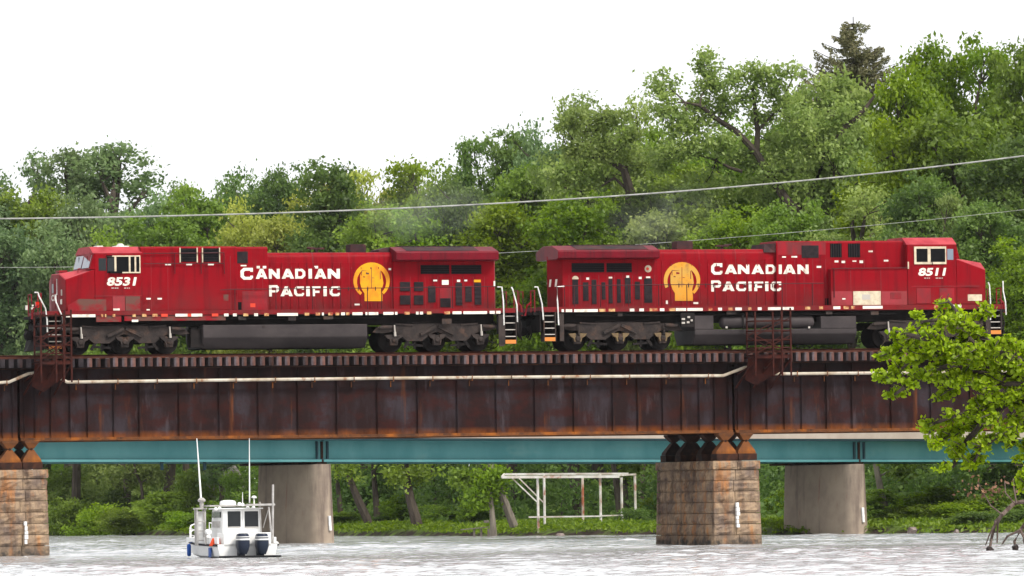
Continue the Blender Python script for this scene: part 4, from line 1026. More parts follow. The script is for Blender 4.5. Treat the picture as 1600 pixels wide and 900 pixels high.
# ------------------------------------------------------------------ right locomotive
def build_right():
    v0 = -0.5
    t = thing('locomotive', 'red diesel locomotive numbered 8511 with its cab and nose pointing right', 'locomotive', (12.1, 1.0, RT), group=None)
    uR = BU(846, VW, 500); uE = BU(1567, VW, 500)
    zS = 10.44; zD = 10.66
    MB().box(uR, uE, -.55, 2.55, zS, zD).build('walkway', MT['red'], t)
    MB().box(uR + .8, uE - .9, .15, 1.85, 9.95, zS - .002).build('underframe', MT['under_dark'], t)
    for (a, b, y0, y1) in ((965, 972, 488, 494), (1135, 1150, 486, 491), (1290, 1300, 486, 491), (1360, 1372, 486, 492)):
        panel(t, 'equipment_box', MT['under'], a, b, y0, y1, -.42, .06)
    MB().tube([(BU(900, -.3), -.3, 10.28), (BU(1400, -.3), -.3, 10.28)], .035, 6).build('air_pipe', MT['under_dark'], t)
    # cab
    c0, c1 = BU(1418, v0, 420), BU(1494, v0, 420)
    ze = BZ(1455, 382.5, v0); zt = BZ(1455, 371.5, .1)
    sec = [(-.5, zD), (-.5, ze), (.05, zt - .02), (.35, zt), (1.65, zt), (1.95, zt - .02), (2.5, ze), (2.5, zD)]
    f0 = c1
    zw0 = BZ(1499, 404, v0)
    cab = MB().loft([[(c0, a, z) for a, z in sec], [(f0, a, z) for a, z in sec]])
    cab.loft([[(f0, -.5, zw0), (f0, -.5, ze), (f0, .05, zt - .02), (f0, 1.95, zt - .02), (f0, 2.5, ze), (f0, 2.5, zw0)],
              [(f0 + .2, -.45, zw0), (f0 + .03, -.47, ze), (f0 + .02, .05, zt - .05), (f0 + .02, 1.95, zt - .05), (f0 + .03, 2.47, ze), (f0 + .2, 2.45, zw0)]])
    cab = cab.build('cab', MT['red'], t, bevel=.02)
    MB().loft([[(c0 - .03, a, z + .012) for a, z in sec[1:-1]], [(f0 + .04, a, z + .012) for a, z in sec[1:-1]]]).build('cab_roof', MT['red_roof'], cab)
    for (va, vb) in ((-.30, .90), (1.06, 2.28)):
        def wp(v, s, o=.012): return (f0 + .2 - .17 * s + o, v, zw0 + (ze - zw0) * s)
        MB().loft([[wp(va, .12), wp(va, .93), wp(vb, .93), wp(vb, .12)], [wp(va, .12, .03), wp(va, .93, .03), wp(vb, .93, .03), wp(vb, .12, .03)]]).build('windshield', MT['windshield'], cab)
    u0, u1, z0, z1 = bb(1428, 1478, v0, 385.5, 412.5)
    wn_ = MB().box(u0, u1, v0 - .010, v0 + .002, z0, z1).build('side_window', MT['black'], cab)
    k = .09
    MB().box(u0, u1, v0 - .05, v0 - .01, z1 - k, z1 + .01).box(u0, u1, v0 - .05, v0 - .01, z0 - .01, z0 + k).box(u1 - .05, u1, v0 - .05, v0 - .01, z0 + k, z1 - k).box(u0, u0 + .1, v0 - .05, v0 - .01, z0 + k, z1 - k).box(BU(1450.5, v0), BU(1455, v0), v0 - .06, v0 - .012, z0 + k, z1 - k).build('window_frame', MT['cream'], wn_)
    MB().tube([(BU(1456, v0), v0 - .1, z0 + .2), (BU(1457, v0), v0 - .12, z0 - .05)], .02, 6).build('mirror_arm', MT['black'], wn_)
    panel(cab, 'side_window', MT['windshield'], 1480, 1489.5, 389, 406, v0, .006)
    panel(cab, 'grab_iron', MT['cream'], 1418, 1420, 409, 420, v0, .03)
    MB().box(BU(1428, 1), BU(1442, 1), .6, 1.3, zt, zt + .05).build('antenna_plate', MT['soot'], cab)
    # nose
    n1 = BU(1541, v0, 440)
    zn = BZ(1541, 421, v0); zr = zn + .32
    c_ = f0 + .004; zcr = zw0 + .02
    nz0 = zD
    pts = [(n1, -.42, nz0), (n1 + .10, .3, nz0), (n1 + .10, 1.7, nz0), (n1, 2.42, nz0),
           (n1, -.42, zn), (n1 + .06, .25, zr), (n1 + .06, 1.75, zr), (n1, 2.42, zn),
           (c_, -.5, nz0), (c_, 2.5, nz0), (c_, -.5, zcr - .02), (c_, .3, zcr + .06), (c_, 1.7, zcr + .06), (c_, 2.5, zcr - .02)]
    nose = MB().add(pts, [(0, 1, 5, 4), (1, 2, 6, 5), (2, 3, 7, 6), (0, 4, 10, 8), (3, 9, 13, 7), (4, 5, 11, 10), (5, 6, 12, 11), (6, 7, 13, 12), (0, 8, 9, 3, 2, 1), (8, 10, 11, 12, 13, 9)]).build('nose', [MT['red'], MT['red_roof']], t, bevel=.03)
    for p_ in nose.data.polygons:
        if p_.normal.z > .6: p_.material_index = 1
    MB().box(n1 - .5, n1 - .3, .3, .7, zr - .02, zr + .08).box(n1 - .2, n1 - .05, .8, 1.2, zr, zr + .06).build('nose_fitting', MT['red_dirty'], nose)
    panel(nose, 'yellow_sticker', MT['cream'], 1512, 1534, 460, 470, v0 + .045, .02)
    for (a, b) in ((1432, 1454), (1468, 1491)): panel(cab, 'access_door', MT['red_dirty'], a, b, 450, 474, v0, .02, .006)
    panel(cab, 'drip_rail', MT['red_dirty'], 1424, 1530, 446.5, 448, v0 - .0, .015)
    text_mb('8511', *bb(1434, 1476, v0, 418.5, 431), v0 - .001, shear=.22, bold=.036).build('cab_number', MT['white_paint'], cab)
    for (a, b) in ((1444, 1447), (1448, 1450), (1451, 1453), (1462, 1466), (1467, 1470), (1471, 1473)): panel(cab, 'small_print', MT['step_edge'], a, b, 433.8, 435.2, v0 - .001, .004)
    # body behind the cab
    va = -.12
    a0 = BU(1213.5, va, 430)
    zt2 = BZ(1330, 376.5, .1)
    aux = MB().prismu([(va, zD), (va, zt2 - .06), (va + .1, zt2), (1.9 - va, zt2), (2 - va, zt2 - .06), (2 - va, zD)], a0, c0 - .003).build('auxiliary_cabin', MT['red'], t, bevel=.015)
    MB().add([(a0 - .003, va + .05, zt2 - .5), (a0 - .003, va + .05, zt2 - .1), (a0 - .003, 1.95 - va, zt2 - .1), (a0 - .003, 1.95 - va, zt2 - .5), (a0 - .55, va + .15, zt2 - .5), (a0 - .45, va + .3, zt2 - .12), (a0 - .45, 1.7 - va, zt2 - .12), (a0 - .55, 1.85 - va, zt2 - .5)],
             [(0, 1, 5, 4), (1, 2, 6, 5), (2, 3, 7, 6), (4, 5, 6, 7), (0, 4, 7, 3), (0, 3, 2, 1)]).build('hood_ramp', MT['soot'], t)
    panel(aux, 'sooty_panel', MT['red_dirty'], 1215, 1290, 378, 398, va, .006)
    grille(aux, 1252.5, 1279, 383.5, 403, va - .006, 7, m=MT['grille'])
    for (a, b) in ((1297, 1315), (1325, 1344)): grille(aux, a, b, 380.5, 402, va, 5, True)
    for x in (1228, 1242, 1256, 1270, 1290, 1320, 1350, 1390): panel(aux, 'panel_seam', MT['red_dirty'], x, x + .8, 405, 480 if x < 1295 else 418, va, .008)
    # wide lower cabinet
    vb = -.48
    b0 = BU(1298.5, vb, 450)
    zb_ = BZ(1350, 420, vb)
    cb = MB().box(b0, c0 - .004, vb, va - .002, zD, zb_).build('side_cabinet', MT['red'], t, bevel=.015)
    panel(cb, 'faded_lower_panel', MT['red_faded'], 1299.5, 1332, 455, 481, vb, .006)
    panel(cb, 'faded_lower_panel', MT['red_faded'], 1377, 1417, 455, 481, vb, .006)
    wp_ = panel(cb, 'white_panel', MT['cream'], 1333, 1376, 455, 477.5, vb, .03, .008)
    panel(wp_, 'printed_notice', MT['step_edge'], 1347, 1360, 460, 468, vb - .03, .003)
    panel(cb, 'grey_vent', MT['red_dirty'], 1391, 1408, 457, 467, vb - .006, .01)
    for x in (1329, 1376): panel(cb, 'panel_seam', MT['red_dirty'], x, x + .8, 422, 454, vb, .008)
    handrail(cb, [(1299, 419.5), (1418, 418.5)], [1303], 465, vb - .05, MT['rail_dark'])
    panel(aux, 'step_recess', MT['black'], 1289, 1297, 466, 478, va, .004)
    # engine hood
    e0, e1 = BU(1031, VH, 430), a0 - .004
    zh = BZ(1100, 391, .25)
    hd = MB().loft([[(u, a, z) for a, z in rounded(VH, zD, zh + .04, .26)] for u in (e0, e1)]).build('engine_hood', MT['red'], t, smooth=True)
    xs = [1033, 1047, 1063, 1078, 1093, 1105, 1117, 1134, 1150, 1166, 1181, 1195, 1209]
    door_row(hd, xs, 405, 481, VH, MT['red'])
    for x in (1093, 1150):
        u = BU(x, VH); MB().loft([[(u + q, a - .006 if a < 1 else a + .006, z + .006) for a, z in rounded(VH, zD, zh + .04, .26)] for q in (0, .05)]).build('hood_seam', MT['red_dirty'], hd)
    us = BU(1066, 1.0, 385)
    MB().box(us - .38, us + .38, .65, 1.35, zh + .02, zh + .42).box(us - .30, us + .30, .7, 1.3, zh + .421, zh + .44).build('exhaust_stack', MT['soot'], t, bevel=.03)
    us = BU(1128, 1.0, 385)
    MB().box(us - .05, us + .05, .95, 1.05, zh, zh + .2).box(us - .3, us + .3, .9, 1.1, zh + .18, zh + .26).cyl((us + .45, .98, zh + .26), (us + .1, .98, zh + .26), .05, 8, .03).build('air_horn', MT['soot'], t)
    # radiator cabin
    vr = -.05
    r0, r1 = BU(879, vr, 430), e0 - .003
    zw = BZ(950, 404, -.55); zwt = BZ(950, 392, -.6)
    rc = MB().add([(r1, vr, zD), (r0, vr, zD), (r0 - .40, .95, zD), (r0, 2.05, zD), (r1, 2.05, zD),
                   (r1, vr, zw + .15), (r0, vr, zw + .15), (r0 - .40, .95, zw + .15), (r0, 2.05, zw + .15), (r1, 2.05, zw + .15)],
                  [(0, 1, 6, 5), (1, 2, 7, 6), (2, 3, 8, 7), (3, 4, 9, 8), (4, 0, 5, 9), (5, 6, 7, 8, 9), (0, 4, 3, 2, 1)]).build('radiator_cabin', MT['red'], t, bevel=.01)
    w0, w1 = BU(872, -.6, 400), BU(1031, -.6, 400)
    zrt = BZ(940, 384, .6)
    wsec = [(-.35, zw - .02), (-.6, zw + .03), (-.6, zwt), (-.52, zwt + .05), (.35, zrt), (1.65, zrt), (2.52, zwt + .05), (2.6, zwt), (2.6, zw + .03), (2.35, zw - .02)]
    wg = MB().loft([[(w0, a, z) for a, z in wsec], [(w1, a, z) for a, z in wsec]]).build('radiator_hood', MT['red_dark'], t, bevel=.02)
    d0, d1 = w0 + .9, w1 - .5
    m = MB().add([(d0, -.50, zwt + .07), (d1, -.50, zwt + .07), (d1, .35, zrt + .012), (d0, .35, zrt + .012), (d1, 1.65, zrt + .012), (d0, 1.65, zrt + .012), (d0, -.48, zwt + .03), (d1, -.48, zwt + .03)], [(0, 1, 2, 3), (3, 2, 4, 5), (6, 7, 1, 0)])
    for k in range(14):
        u = d0 + (d1 - d0) * (k + .5) / 14; m.box(u - .02, u + .02, .3, 1.7, zrt + .013, zrt + .05)
    m.build('radiator_grille', MT['soot'], wg)
    # number on the angled rear face
    def face(s, z, o, far=False):       # s metres along the facet from its near edge
        dx, dv = -.40, 1.0; l = math.hypot(dx, dv)
        if not far: return (r0 + dx / l * s - o, vr + dv / l * s - o * .4, z)
        return (r0 - .40 + .40 / l * s - o, .95 + 1.1 / l * s + o * .4, z)
    za, zb2 = BZ(860, 448, 0.5), BZ(860, 436.5, .5)
    n1m = text_mb('11', .95, .42, za, zb2, 0, shear=-.2, bold=.03, mapf=lambda u, v, z: face(u, z, -v + .002))
    n2m = text_mb('85', .62, .08, za, zb2, 0, shear=-.2, bold=.03, mapf=lambda u, v, z: face(u, z, -v + .002, True))
    merge(n1m, n2m).build('rear_number', MT['white_paint'], rc)
    for (a, b) in ((893, 944), (947.5, 987)): grille(rc, a, b, 411, 425.5, vr, 5)
    for (a, b, y0, y1) in ((894.5, 903.5, 437, 475), (911, 919.5, 441, 470), (924.5, 932, 437, 475), (940, 946, 441, 468), (951, 957, 436, 474), (964, 970, 436, 473), (976.5, 985.5, 434, 474), (992, 1000, 440, 468), (1006.5, 1019, 435, 473)):
        grille(rc, a, b, y0, y1, vr - .01, 9, m=MT['grille'])
    for x in (889, 907, 921.5, 935.5, 948.5, 960, 973, 988.5, 1003, 1023): panel(rc, 'door_seam', MT['red_dirty'], x, x + .8, 430, 481, vr, .008)
    u_, z_ = B(1012.5, 420, vr)
    MB().lathe([(0, -.02), (.16, -.02), (.16, 0)], (u_, vr, z_), 18, axis='v').build('round_decal', MT['cream'], rc)
    MB().lathe([(0, -.026), (.07, -.026), (.07, -.021)], (u_ - .03, vr, z_), 12, axis='v').build('decal_mark', MT['tape_red'], rc)
    u_, z_ = B(899, 436.3, vr)
    MB().prism([(u_ + .155 * math.cos(R(a)), z_ + .15 * math.sin(R(a))) for a in range(0, 181, 20)], vr - .015, vr).build('sticker', MT['cream'], rc)
    for (a, b, y0, y1) in ((916, 920.5, 433.5, 437), (951, 956.5, 432.5, 435), (978.5, 983, 430.5, 434), (998, 1002.5, 432.5, 436), (1009.5, 1016, 432, 434.5)):
        panel(rc, 'sticker', MT['white_paint'], a, b, y0, y1, vr - .001, .006)
    for (a, b, y0, y1) in ((1040.5, 1043.5, 469.5, 475), (1083.5, 1091, 472, 475), (1222, 1228, 400.5, 402.5), (1236.5, 1245.5, 400, 402.5), (1276, 1283, 415.5, 418.5), (1304, 1310, 407, 410), (1315, 1321, 407.5, 411), (1332, 1338, 407, 409), (1343, 1348.5, 407, 411), (1357, 1363.5, 391.5, 394), (1381, 1388, 406, 408.5), (1316, 1321, 466, 468)):
        v = VH - .023 if a < 1210 else (va if y0 < 430 else vb - .006)
        panel(hd if a < 1210 else aux, 'sticker', MT['white_paint'], a, b, y0, y1, v, .005)
    emblem(hd, 1065.5, 438, VH - .023, MT['gold_dull'], (-48, 205, 24))
    vt = VH - .0235
    blocks([('C', 1111.2, 1128.6), ('A', 1132.4, 1151.6), ('N', 1152.8, 1170.7), ('A', 1174, 1193.7), ('D', 1196.3, 1211.6)], vt, (411.3, 429.2), (413.4, 428)).build('lettering', MT['white_paint'], hd)
    blocks([('I', 1216.7, 1221.5), ('A', 1223.5, 1243.6), ('N', 1246, 1263.5)], va, (413.4, 428), (413.4, 428)).build('lettering', MT['white_paint'], aux)
    def strip(v, quads):
        k = MB()
        for q_ in quads: k.prism([B(x, y, v) for x, y in q_], v - .007, v - .0005)
        return k
    strip(vt, [[(1204, 443.5), (1208, 440), (1213.2, 440), (1213.2, 443.6), (1210, 444), (1208.6, 446), (1208.6, 449), (1210, 451), (1213.2, 451.2), (1213.2, 454.8), (1208, 454.8), (1204, 451.5)]]).build('lettering', MT['white_paint'], hd)
    strip(va, [[(1214, 440), (1220.5, 440), (1220.5, 445.5), (1217, 445.5), (1216.5, 443.6), (1214, 443.6)], [(1214, 451.2), (1216.5, 451.2), (1217, 449.5), (1220.5, 449.5), (1220.5, 452.5), (1218, 454.8), (1214, 454.8)]]).build('lettering', MT['white_paint'], aux)
    blocks([('P', 1111.2, 1126.5), ('A', 1128.6, 1147.7), ('C', 1150.3, 1165.6), ('I', 1169.3, 1174.3), ('F', 1178.4, 1192.5), ('I', 1195.5, 1200.6)], vt, (438.2, 455.6), (440, 454.8)).build('lettering', MT['white_paint'], hd)
    handrail(t, [(882, 446.5), (1080, 444.5), (1287, 442.5)], [882, 897, 938, 982, 1029, 1073, 1117, 1169, 1222, 1269], 485, VW + .03, MT['rail_dark'])
    sill_tape(t, [(877.5, 881, 'w'), (884, 894, 'w'), (897, 934, 'w'), (936, 946, 'y'), (951, 961, 'y'), (984, 991, 'w'), (999, 1006, 'w'), (1015, 1028, 'y'), (1031, 1038, 'w'), (1045, 1055, 'y'), (1056, 1072, 'w'), (1074, 1098, 'w'), (1107, 1113, 'y'), (1122, 1128, 'w'), (1138, 1145, 'y'), (1149, 1159, 'w'), (1169, 1174, 'y'), (1184, 1190, 'w'), (1200, 1220, 'w'), (1223, 1240, 'w'), (1258, 1266, 'y'), (1280, 1286, 'y'), (1302, 1313, 'w'), (1318, 1326, 'y'), (1330, 1336, 'y'), (1348, 1379, 'w'), (1460, 1470, 'y'), (1486, 1502, 'w'), (1532, 1546, 'w')], [(850, 485.5), (1200, 482), (1560, 477)])
    # tank with the two air reservoirs on its shoulder
    k0, k1 = BU(1085, -.35, 520), BU(1338, -.35, 520)
    ztr = BZ(1200, 514, -.4)
    prof = [(-.42, ztr), (-.42, 9.40), (-.05, 8.95), (2.05, 8.95), (2.42, 9.40), (2.42, ztr)]
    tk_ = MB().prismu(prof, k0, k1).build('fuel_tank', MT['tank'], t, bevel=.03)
    for (a, b, y0) in ((1085, 1115, 493), (1282.5, 1338, 494)):
        u0, u1, z0, z1 = bb(a, b, -.42, y0, 514); MB().box(u0, u1, -.42, 2.42, ztr + .003, z1).build('tank_shoulder', MT['tank'], tk_, bevel=.02)
    uu0, uu1 = BU(1125, -.2, 503), BU(1272, -.2, 503)
    zc = BZ(1200, 503.5, -.2)
    MB().lathe([(0, 0), (.18, .03), (.27, .12), (.28, .2), (.28, uu1 - uu0 - .2), (.27, uu1 - uu0 - .12), (.18, uu1 - uu0 - .03), (0, uu1 - uu0)], (uu0, -.12, zc), 20, axis='u').build('air_reservoir', MT['tank'], t, smooth=True)
    for x in (1135, 1264): panel(t, 'drain_valve', MT['step_edge'], x - 1.5, x + 1.5, 510, 513, -.45, .03)
    panel(t, 'reservoir_strap', MT['under_dark'], 1160, 1162, 493, 514, -.40, .02)
    eb = panel(t, 'equipment_box', MT['under_dark'], 1063, 1084, 489, 511, -.4, .1)
    for (a, b, y0, y1) in ((1065, 1070, 497, 500), (1065, 1070, 503, 506), (1074, 1078, 494, 497), (1073, 1077, 502, 505), (1079, 1082, 499, 502)):
        panel(eb, 'valve', MT['step_edge'], a, b, y0, y1, -.5, .03)
    truck(t, BU(967.5, -.12, 526), -1, MT['journal'])
    truck(t, BU(1450, -.12, 520), 1, MT['under'])
    steps(t, 851, 867.5, 484, 533, [[(835, 448.5), (840, 448.5), (842, 455), (847, 475), (849, 500)], [(881.5, 447.5), (870.5, 448), (871, 470), (873, 508)]], (874.5, 881, 490, 533))
    steps(t, 1548, 1564, 476, 522, [[(1544, 441), (1546, 446), (1547.5, 470), (1547.5, 500)], [(1567, 439), (1567.5, 455), (1571, 472), (1572, 492)]], (1540, 1546, 480, 525))
    end_gear(t, uR - .06, -1, False)
    end_gear(t, uE, 1, True)
    return t
build_right()
# ================================================================== foliage
def leaf_mat(name, dark, light, trans=0.35, hue=0.014):
    m = bpy.data.materials.new(name); m.use_nodes = True
    nt = m.node_tree; N = nt.nodes; L = nt.links
    out = N['Material Output']; N.remove(N['Principled BSDF'])
    at = N.new('ShaderNodeAttribute'); at.attribute_name = 'tone'
    oi = N.new('ShaderNodeObjectInfo')
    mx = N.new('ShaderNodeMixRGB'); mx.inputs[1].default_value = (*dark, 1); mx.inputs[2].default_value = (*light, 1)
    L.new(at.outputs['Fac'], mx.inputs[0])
    hs = N.new('ShaderNodeHueSaturation')
    r1 = N.new('ShaderNodeMapRange'); r1.inputs[3].default_value = .5 - hue; r1.inputs[4].default_value = .5 + hue * .6
    r2 = N.new('ShaderNodeMapRange'); r2.inputs[3].default_value = .75; r2.inputs[4].default_value = 1.2
    mm = N.new('ShaderNodeMath'); mm.operation = 'MULTIPLY'; mm.inputs[1].default_value = 7.13
    fr = N.new('ShaderNodeMath'); fr.operation = 'FRACT'
    L.new(oi.outputs['Random'], r1.inputs[0]); L.new(oi.outputs['Random'], mm.inputs[0]); L.new(mm.outputs[0], fr.inputs[0]); L.new(fr.outputs[0], r2.inputs[0])
    L.new(r1.outputs[0], hs.inputs['Hue']); L.new(r2.outputs[0], hs.inputs['Value']); L.new(mx.outputs[0], hs.inputs['Color'])
    d = N.new('ShaderNodeBsdfDiffuse'); t = N.new('ShaderNodeBsdfTranslucent'); g = N.new('ShaderNodeBsdfGlossy'); g.inputs['Roughness'].default_value = .5
    g.inputs['Color'].default_value = (.5, .5, .5, 1)
    hs2 = N.new('ShaderNodeHueSaturation'); hs2.inputs['Value'].default_value = 1.1; hs2.inputs['Saturation'].default_value = 1.1; L.new(hs.outputs[0], hs2.inputs['Color'])
    L.new(hs.outputs[0], d.inputs[0]); L.new(hs2.outputs[0], t.inputs[0])
    a = N.new('ShaderNodeMixShader'); a.inputs[0].default_value = trans
    b = N.new('ShaderNodeMixShader'); b.inputs[0].default_value = .03
    L.new(d.outputs[0], a.inputs[1]); L.new(t.outputs[0], a.inputs[2]); L.new(a.outputs[0], b.inputs[1]); L.new(g.outputs[0], b.inputs[2]); L.new(b.outputs[0], out.inputs[0])
    return m
LM = {
    'mid': leaf_mat('green_leaves', (0.110, 0.185, 0.026), (0.240, 0.345, 0.052), .5),
    'bright': leaf_mat('bright_green_leaves', (0.105, 0.190, 0.014), (0.250, 0.370, 0.028), .5),
    'yellow': leaf_mat('yellow_green_leaves', (0.20, 0.245, 0.035), (0.40, 0.43, 0.095), .5),
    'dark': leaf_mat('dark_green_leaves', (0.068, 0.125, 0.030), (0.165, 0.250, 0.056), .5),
    'blue': leaf_mat('hazed_green_leaves', (0.105, 0.175, 0.068), (0.225, 0.315, 0.125), .45),  # haze over the far trees is put into this greyer leaf green
    'pale': leaf_mat('pale_green_leaves', (0.150, 0.225, 0.055), (0.310, 0.390, 0.115), .5),
    'spruce': leaf_mat('spruce_needles', (0.080, 0.098, 0.042), (0.22, 0.20, 0.10), .3),
    'front': leaf_mat('fresh_maple_leaves', (0.21, 0.35, 0.007), (0.46, 0.62, 0.03), .5, .01),
    'brown': leaf_mat('dry_brown_leaves', (0.10, 0.05, 0.03), (0.24, 0.13, 0.075), .2),
}
MT['bark'] = mat('grey_brown_bark', (0.085, 0.068, 0.055), (0.045, 0.036, 0.03), 2.5, (1, 1, .3), rough=.95, bump=.03, bscale=6)
MT['bark_pale'] = mat('pale_bark', (0.22, 0.19, 0.155), (0.11, 0.095, 0.08), 2.5, (1, 1, .3), rough=.95)
MT['bark_dead'] = mat('bleached_dead_wood', (0.17, 0.13, 0.11), (0.09, 0.06, 0.05), 5, rough=.9)

def leaves(name, C_, size, tone, rs, upb=0.7, elong=1.45, m=None, shape=4):
    """many small leaf faces round the given centres"""
    N_ = len(C_)
    n = rs.normal(size=(N_, 3)); n[:, 2] += upb; n /= np.linalg.norm(n, axis=1)[:, None] + 1e-9
    a = rs.normal(size=(N_, 3)); a -= (a * n).sum(1)[:, None] * n; a /= np.linalg.norm(a, axis=1)[:, None] + 1e-9
    b = np.cross(n, a)
    s = (size * rs.uniform(.65, 1.35, N_))[:, None]
    if shape == 4:
        P_ = np.stack([C_ - a * s * .5 * elong, C_ - b * s * .42 + n * s * .08, C_ + a * s * .5 * elong, C_ + b * s * .42 + n * s * .08], 1)
    else:
        P_ = np.stack([C_ - a * s * .62, C_ - a * s * .2 - b * s * .5 + n * s * .1, C_ + a * s * .25 - b * s * .38, C_ + a * s * .75 - n * s * .1, C_ + a * s * .25 + b * s * .38, C_ - a * s * .2 + b * s * .5 + n * s * .1], 1)
    k = P_.shape[1]
    me = bpy.data.meshes.new(name)
    me.vertices.add(N_ * k); me.vertices.foreach_set('co', P_.reshape(-1).astype(np.float32))
    me.loops.add(N_ * k); me.loops.foreach_set('vertex_index', np.arange(N_ * k, dtype=np.int32))
    me.polygons.add(N_); me.polygons.foreach_set('loop_start', np.arange(0, N_ * k, k, dtype=np.int32)); me.polygons.foreach_set('loop_total', np.full(N_, k, np.int32))
    me.update(calc_edges=True)
    at = me.attributes.new('tone', 'FLOAT', 'POINT')
    at.data.foreach_set('value', np.repeat(np.clip(tone, 0, 1), k).astype(np.float32))
    if m: me.materials.append(m)
    return me

def crown_points(rs, W_, H_, z0, lobes, clumps, per, rl=(.20, .32), rc=.085, fill=.25, shape='round', flat=.75):
    """crown as uneven lobes, each of clumps of leaves; returns leaf centres, tones, lobe centres"""
    P_, T_, LB = [], [], []
    zc = z0 + (H_ - z0) * .5; hz = (H_ - z0) * .5
    for i in range(lobes):
        while True:
            q = rs.uniform(-1, 1, 3)
            l = np.linalg.norm(q)
            if .3 < l < 1: break
        q = q / l * (fill + (1 - fill) * rs.uniform(.35, 1) ** .6) * .80
        if shape == 'cone': q[:2] *= (1 - .75 * (q[2] + 1) / 2)
        if shape == 'vase': q[:2] *= (.45 + .55 * (q[2] + 1) / 2)
        r = rs.uniform(*rl)
        c = np.array([q[0] * W_ / 2, q[1] * W_ / 2, zc + q[2] * hz]); LB.append((c, r * W_))
        tl = rs.uniform(-.12, .12)
        for j in range(clumps):
            d = rs.normal(size=3); d[2] = d[2] * .8 + .25; d /= np.linalg.norm(d)
            cc = c + d * np.array([1, 1, flat]) * r * W_ * rs.uniform(.45, 1.05)
            tt = rs.uniform(.15, .85) + tl
            R_ = rc * W_ * rs.uniform(.6, 1.35)
            g = rs.normal(size=(per, 3)) * np.array([1, 1, .62]) * R_ * .55
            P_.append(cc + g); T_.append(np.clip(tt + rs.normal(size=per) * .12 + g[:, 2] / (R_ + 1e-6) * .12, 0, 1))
    return np.concatenate(P_), np.concatenate(T_), LB

def limb_path(p0, p1, rs, n=5, bow=.12):
    p0, p1 = np.array(p0, float), np.array(p1, float)
    L_ = np.linalg.norm(p1 - p0); o = rs.normal(size=3) * L_ * bow; o[2] = abs(o[2]) * .4
    return [tuple(p0 + (p1 - p0) * t + o * math.sin(math.pi * t)) for t in np.linspace(0, 1, n)]

class Kind:
    pass
def make_kind(seed, W_, H_, z0, lobes, clumps, per, leaf, shape='round', rl=(.20, .32), rc=.085, up=.7, trunk_r=None, flat=.75, fill=.25):
    rs = np.random.RandomState(seed)
    P_, T_, LB = crown_points(rs, W_, H_, z0, lobes, clumps, per, rl, rc, fill, shape, flat)
    k = Kind(); k.W, k.H = float(np.percentile(np.abs(P_[:, :2]), 98)) * 2, float(np.percentile(P_[:, 2], 99.3))
    k.crown = {}; k._c = (P_, T_, leaf, up, seed)
    m = MB(); tr = trunk_r or H_ * .016
    top = np.array([rs.uniform(-.3, .3), rs.uniform(-.3, .3), H_ * .78])
    tp = limb_path((0, 0, -.8), top, rs, 7, .03)
    m.tube(tp, [tr * (1.25 - 1.1 * i / 6) for i in range(7)], 8)
    for (c, r) in LB:
        t = np.clip((c[2] - r * 1.2) / H_ , .12, .72); i = t / .78 * 6
        p0 = np.array(tp[int(min(i, 5))]) * (1 - (i % 1)) + np.array(tp[int(min(i, 5)) + 1]) * (i % 1)
        pp = limb_path(p0, c, rs, 5, .10)
        m.tube(pp, [tr * .5, tr * .42, tr * .32, tr * .2, tr * .08], 5)
        for _ in range(4):
            e = c + np.clip(rs.normal(size=3), -1.1, 1.1) * r * .6
            m.tube(limb_path(pp[3], e, rs, 3, .1), [tr * .16, tr * .1, tr * .04], 4, cap=False)
    k.tr = m
    return k
KINDS = {
    'round': make_kind(11, 11, 26, 4, 30, 26, 46, .27, rl=(.18, .27), rc=.085),
    'full': make_kind(12, 11, 30, 4, 38, 26, 46, .27, rl=(.17, .27), rc=.08),
    'tall': make_kind(13, 7, 28, 4, 30, 22, 42, .26, rl=(.22, .34), rc=.11),
    'airy': make_kind(14, 9, 32, 16, 17, 17, 30, .24, shape='vase', rl=(.13, .22), rc=.09, flat=1.0, fill=.5),
    'airy2': make_kind(15, 9, 32, 12, 20, 16, 30, .24, shape='round', rl=(.13, .22), rc=.09, flat=.9, fill=.4),
    'cone': make_kind(16, 8, 26, 4, 30, 22, 42, .25, shape='cone', rl=(.2, .34), rc=.09),
    'willow': make_kind(17, 10, 9, 1.0, 14, 20, 36, .26, rl=(.2, .3), rc=.08, up=.2),
    'bush': make_kind(18, 6, 3.6, -.2, 12, 16, 34, .20, rl=(.2, .3), rc=.10, trunk_r=.05, fill=.3),
    'bush2': make_kind(19, 5, 4.2, -.2, 12, 15, 30, .22, rl=(.2, .32), rc=.11, trunk_r=.05, fill=.3),
}
_trees = {}
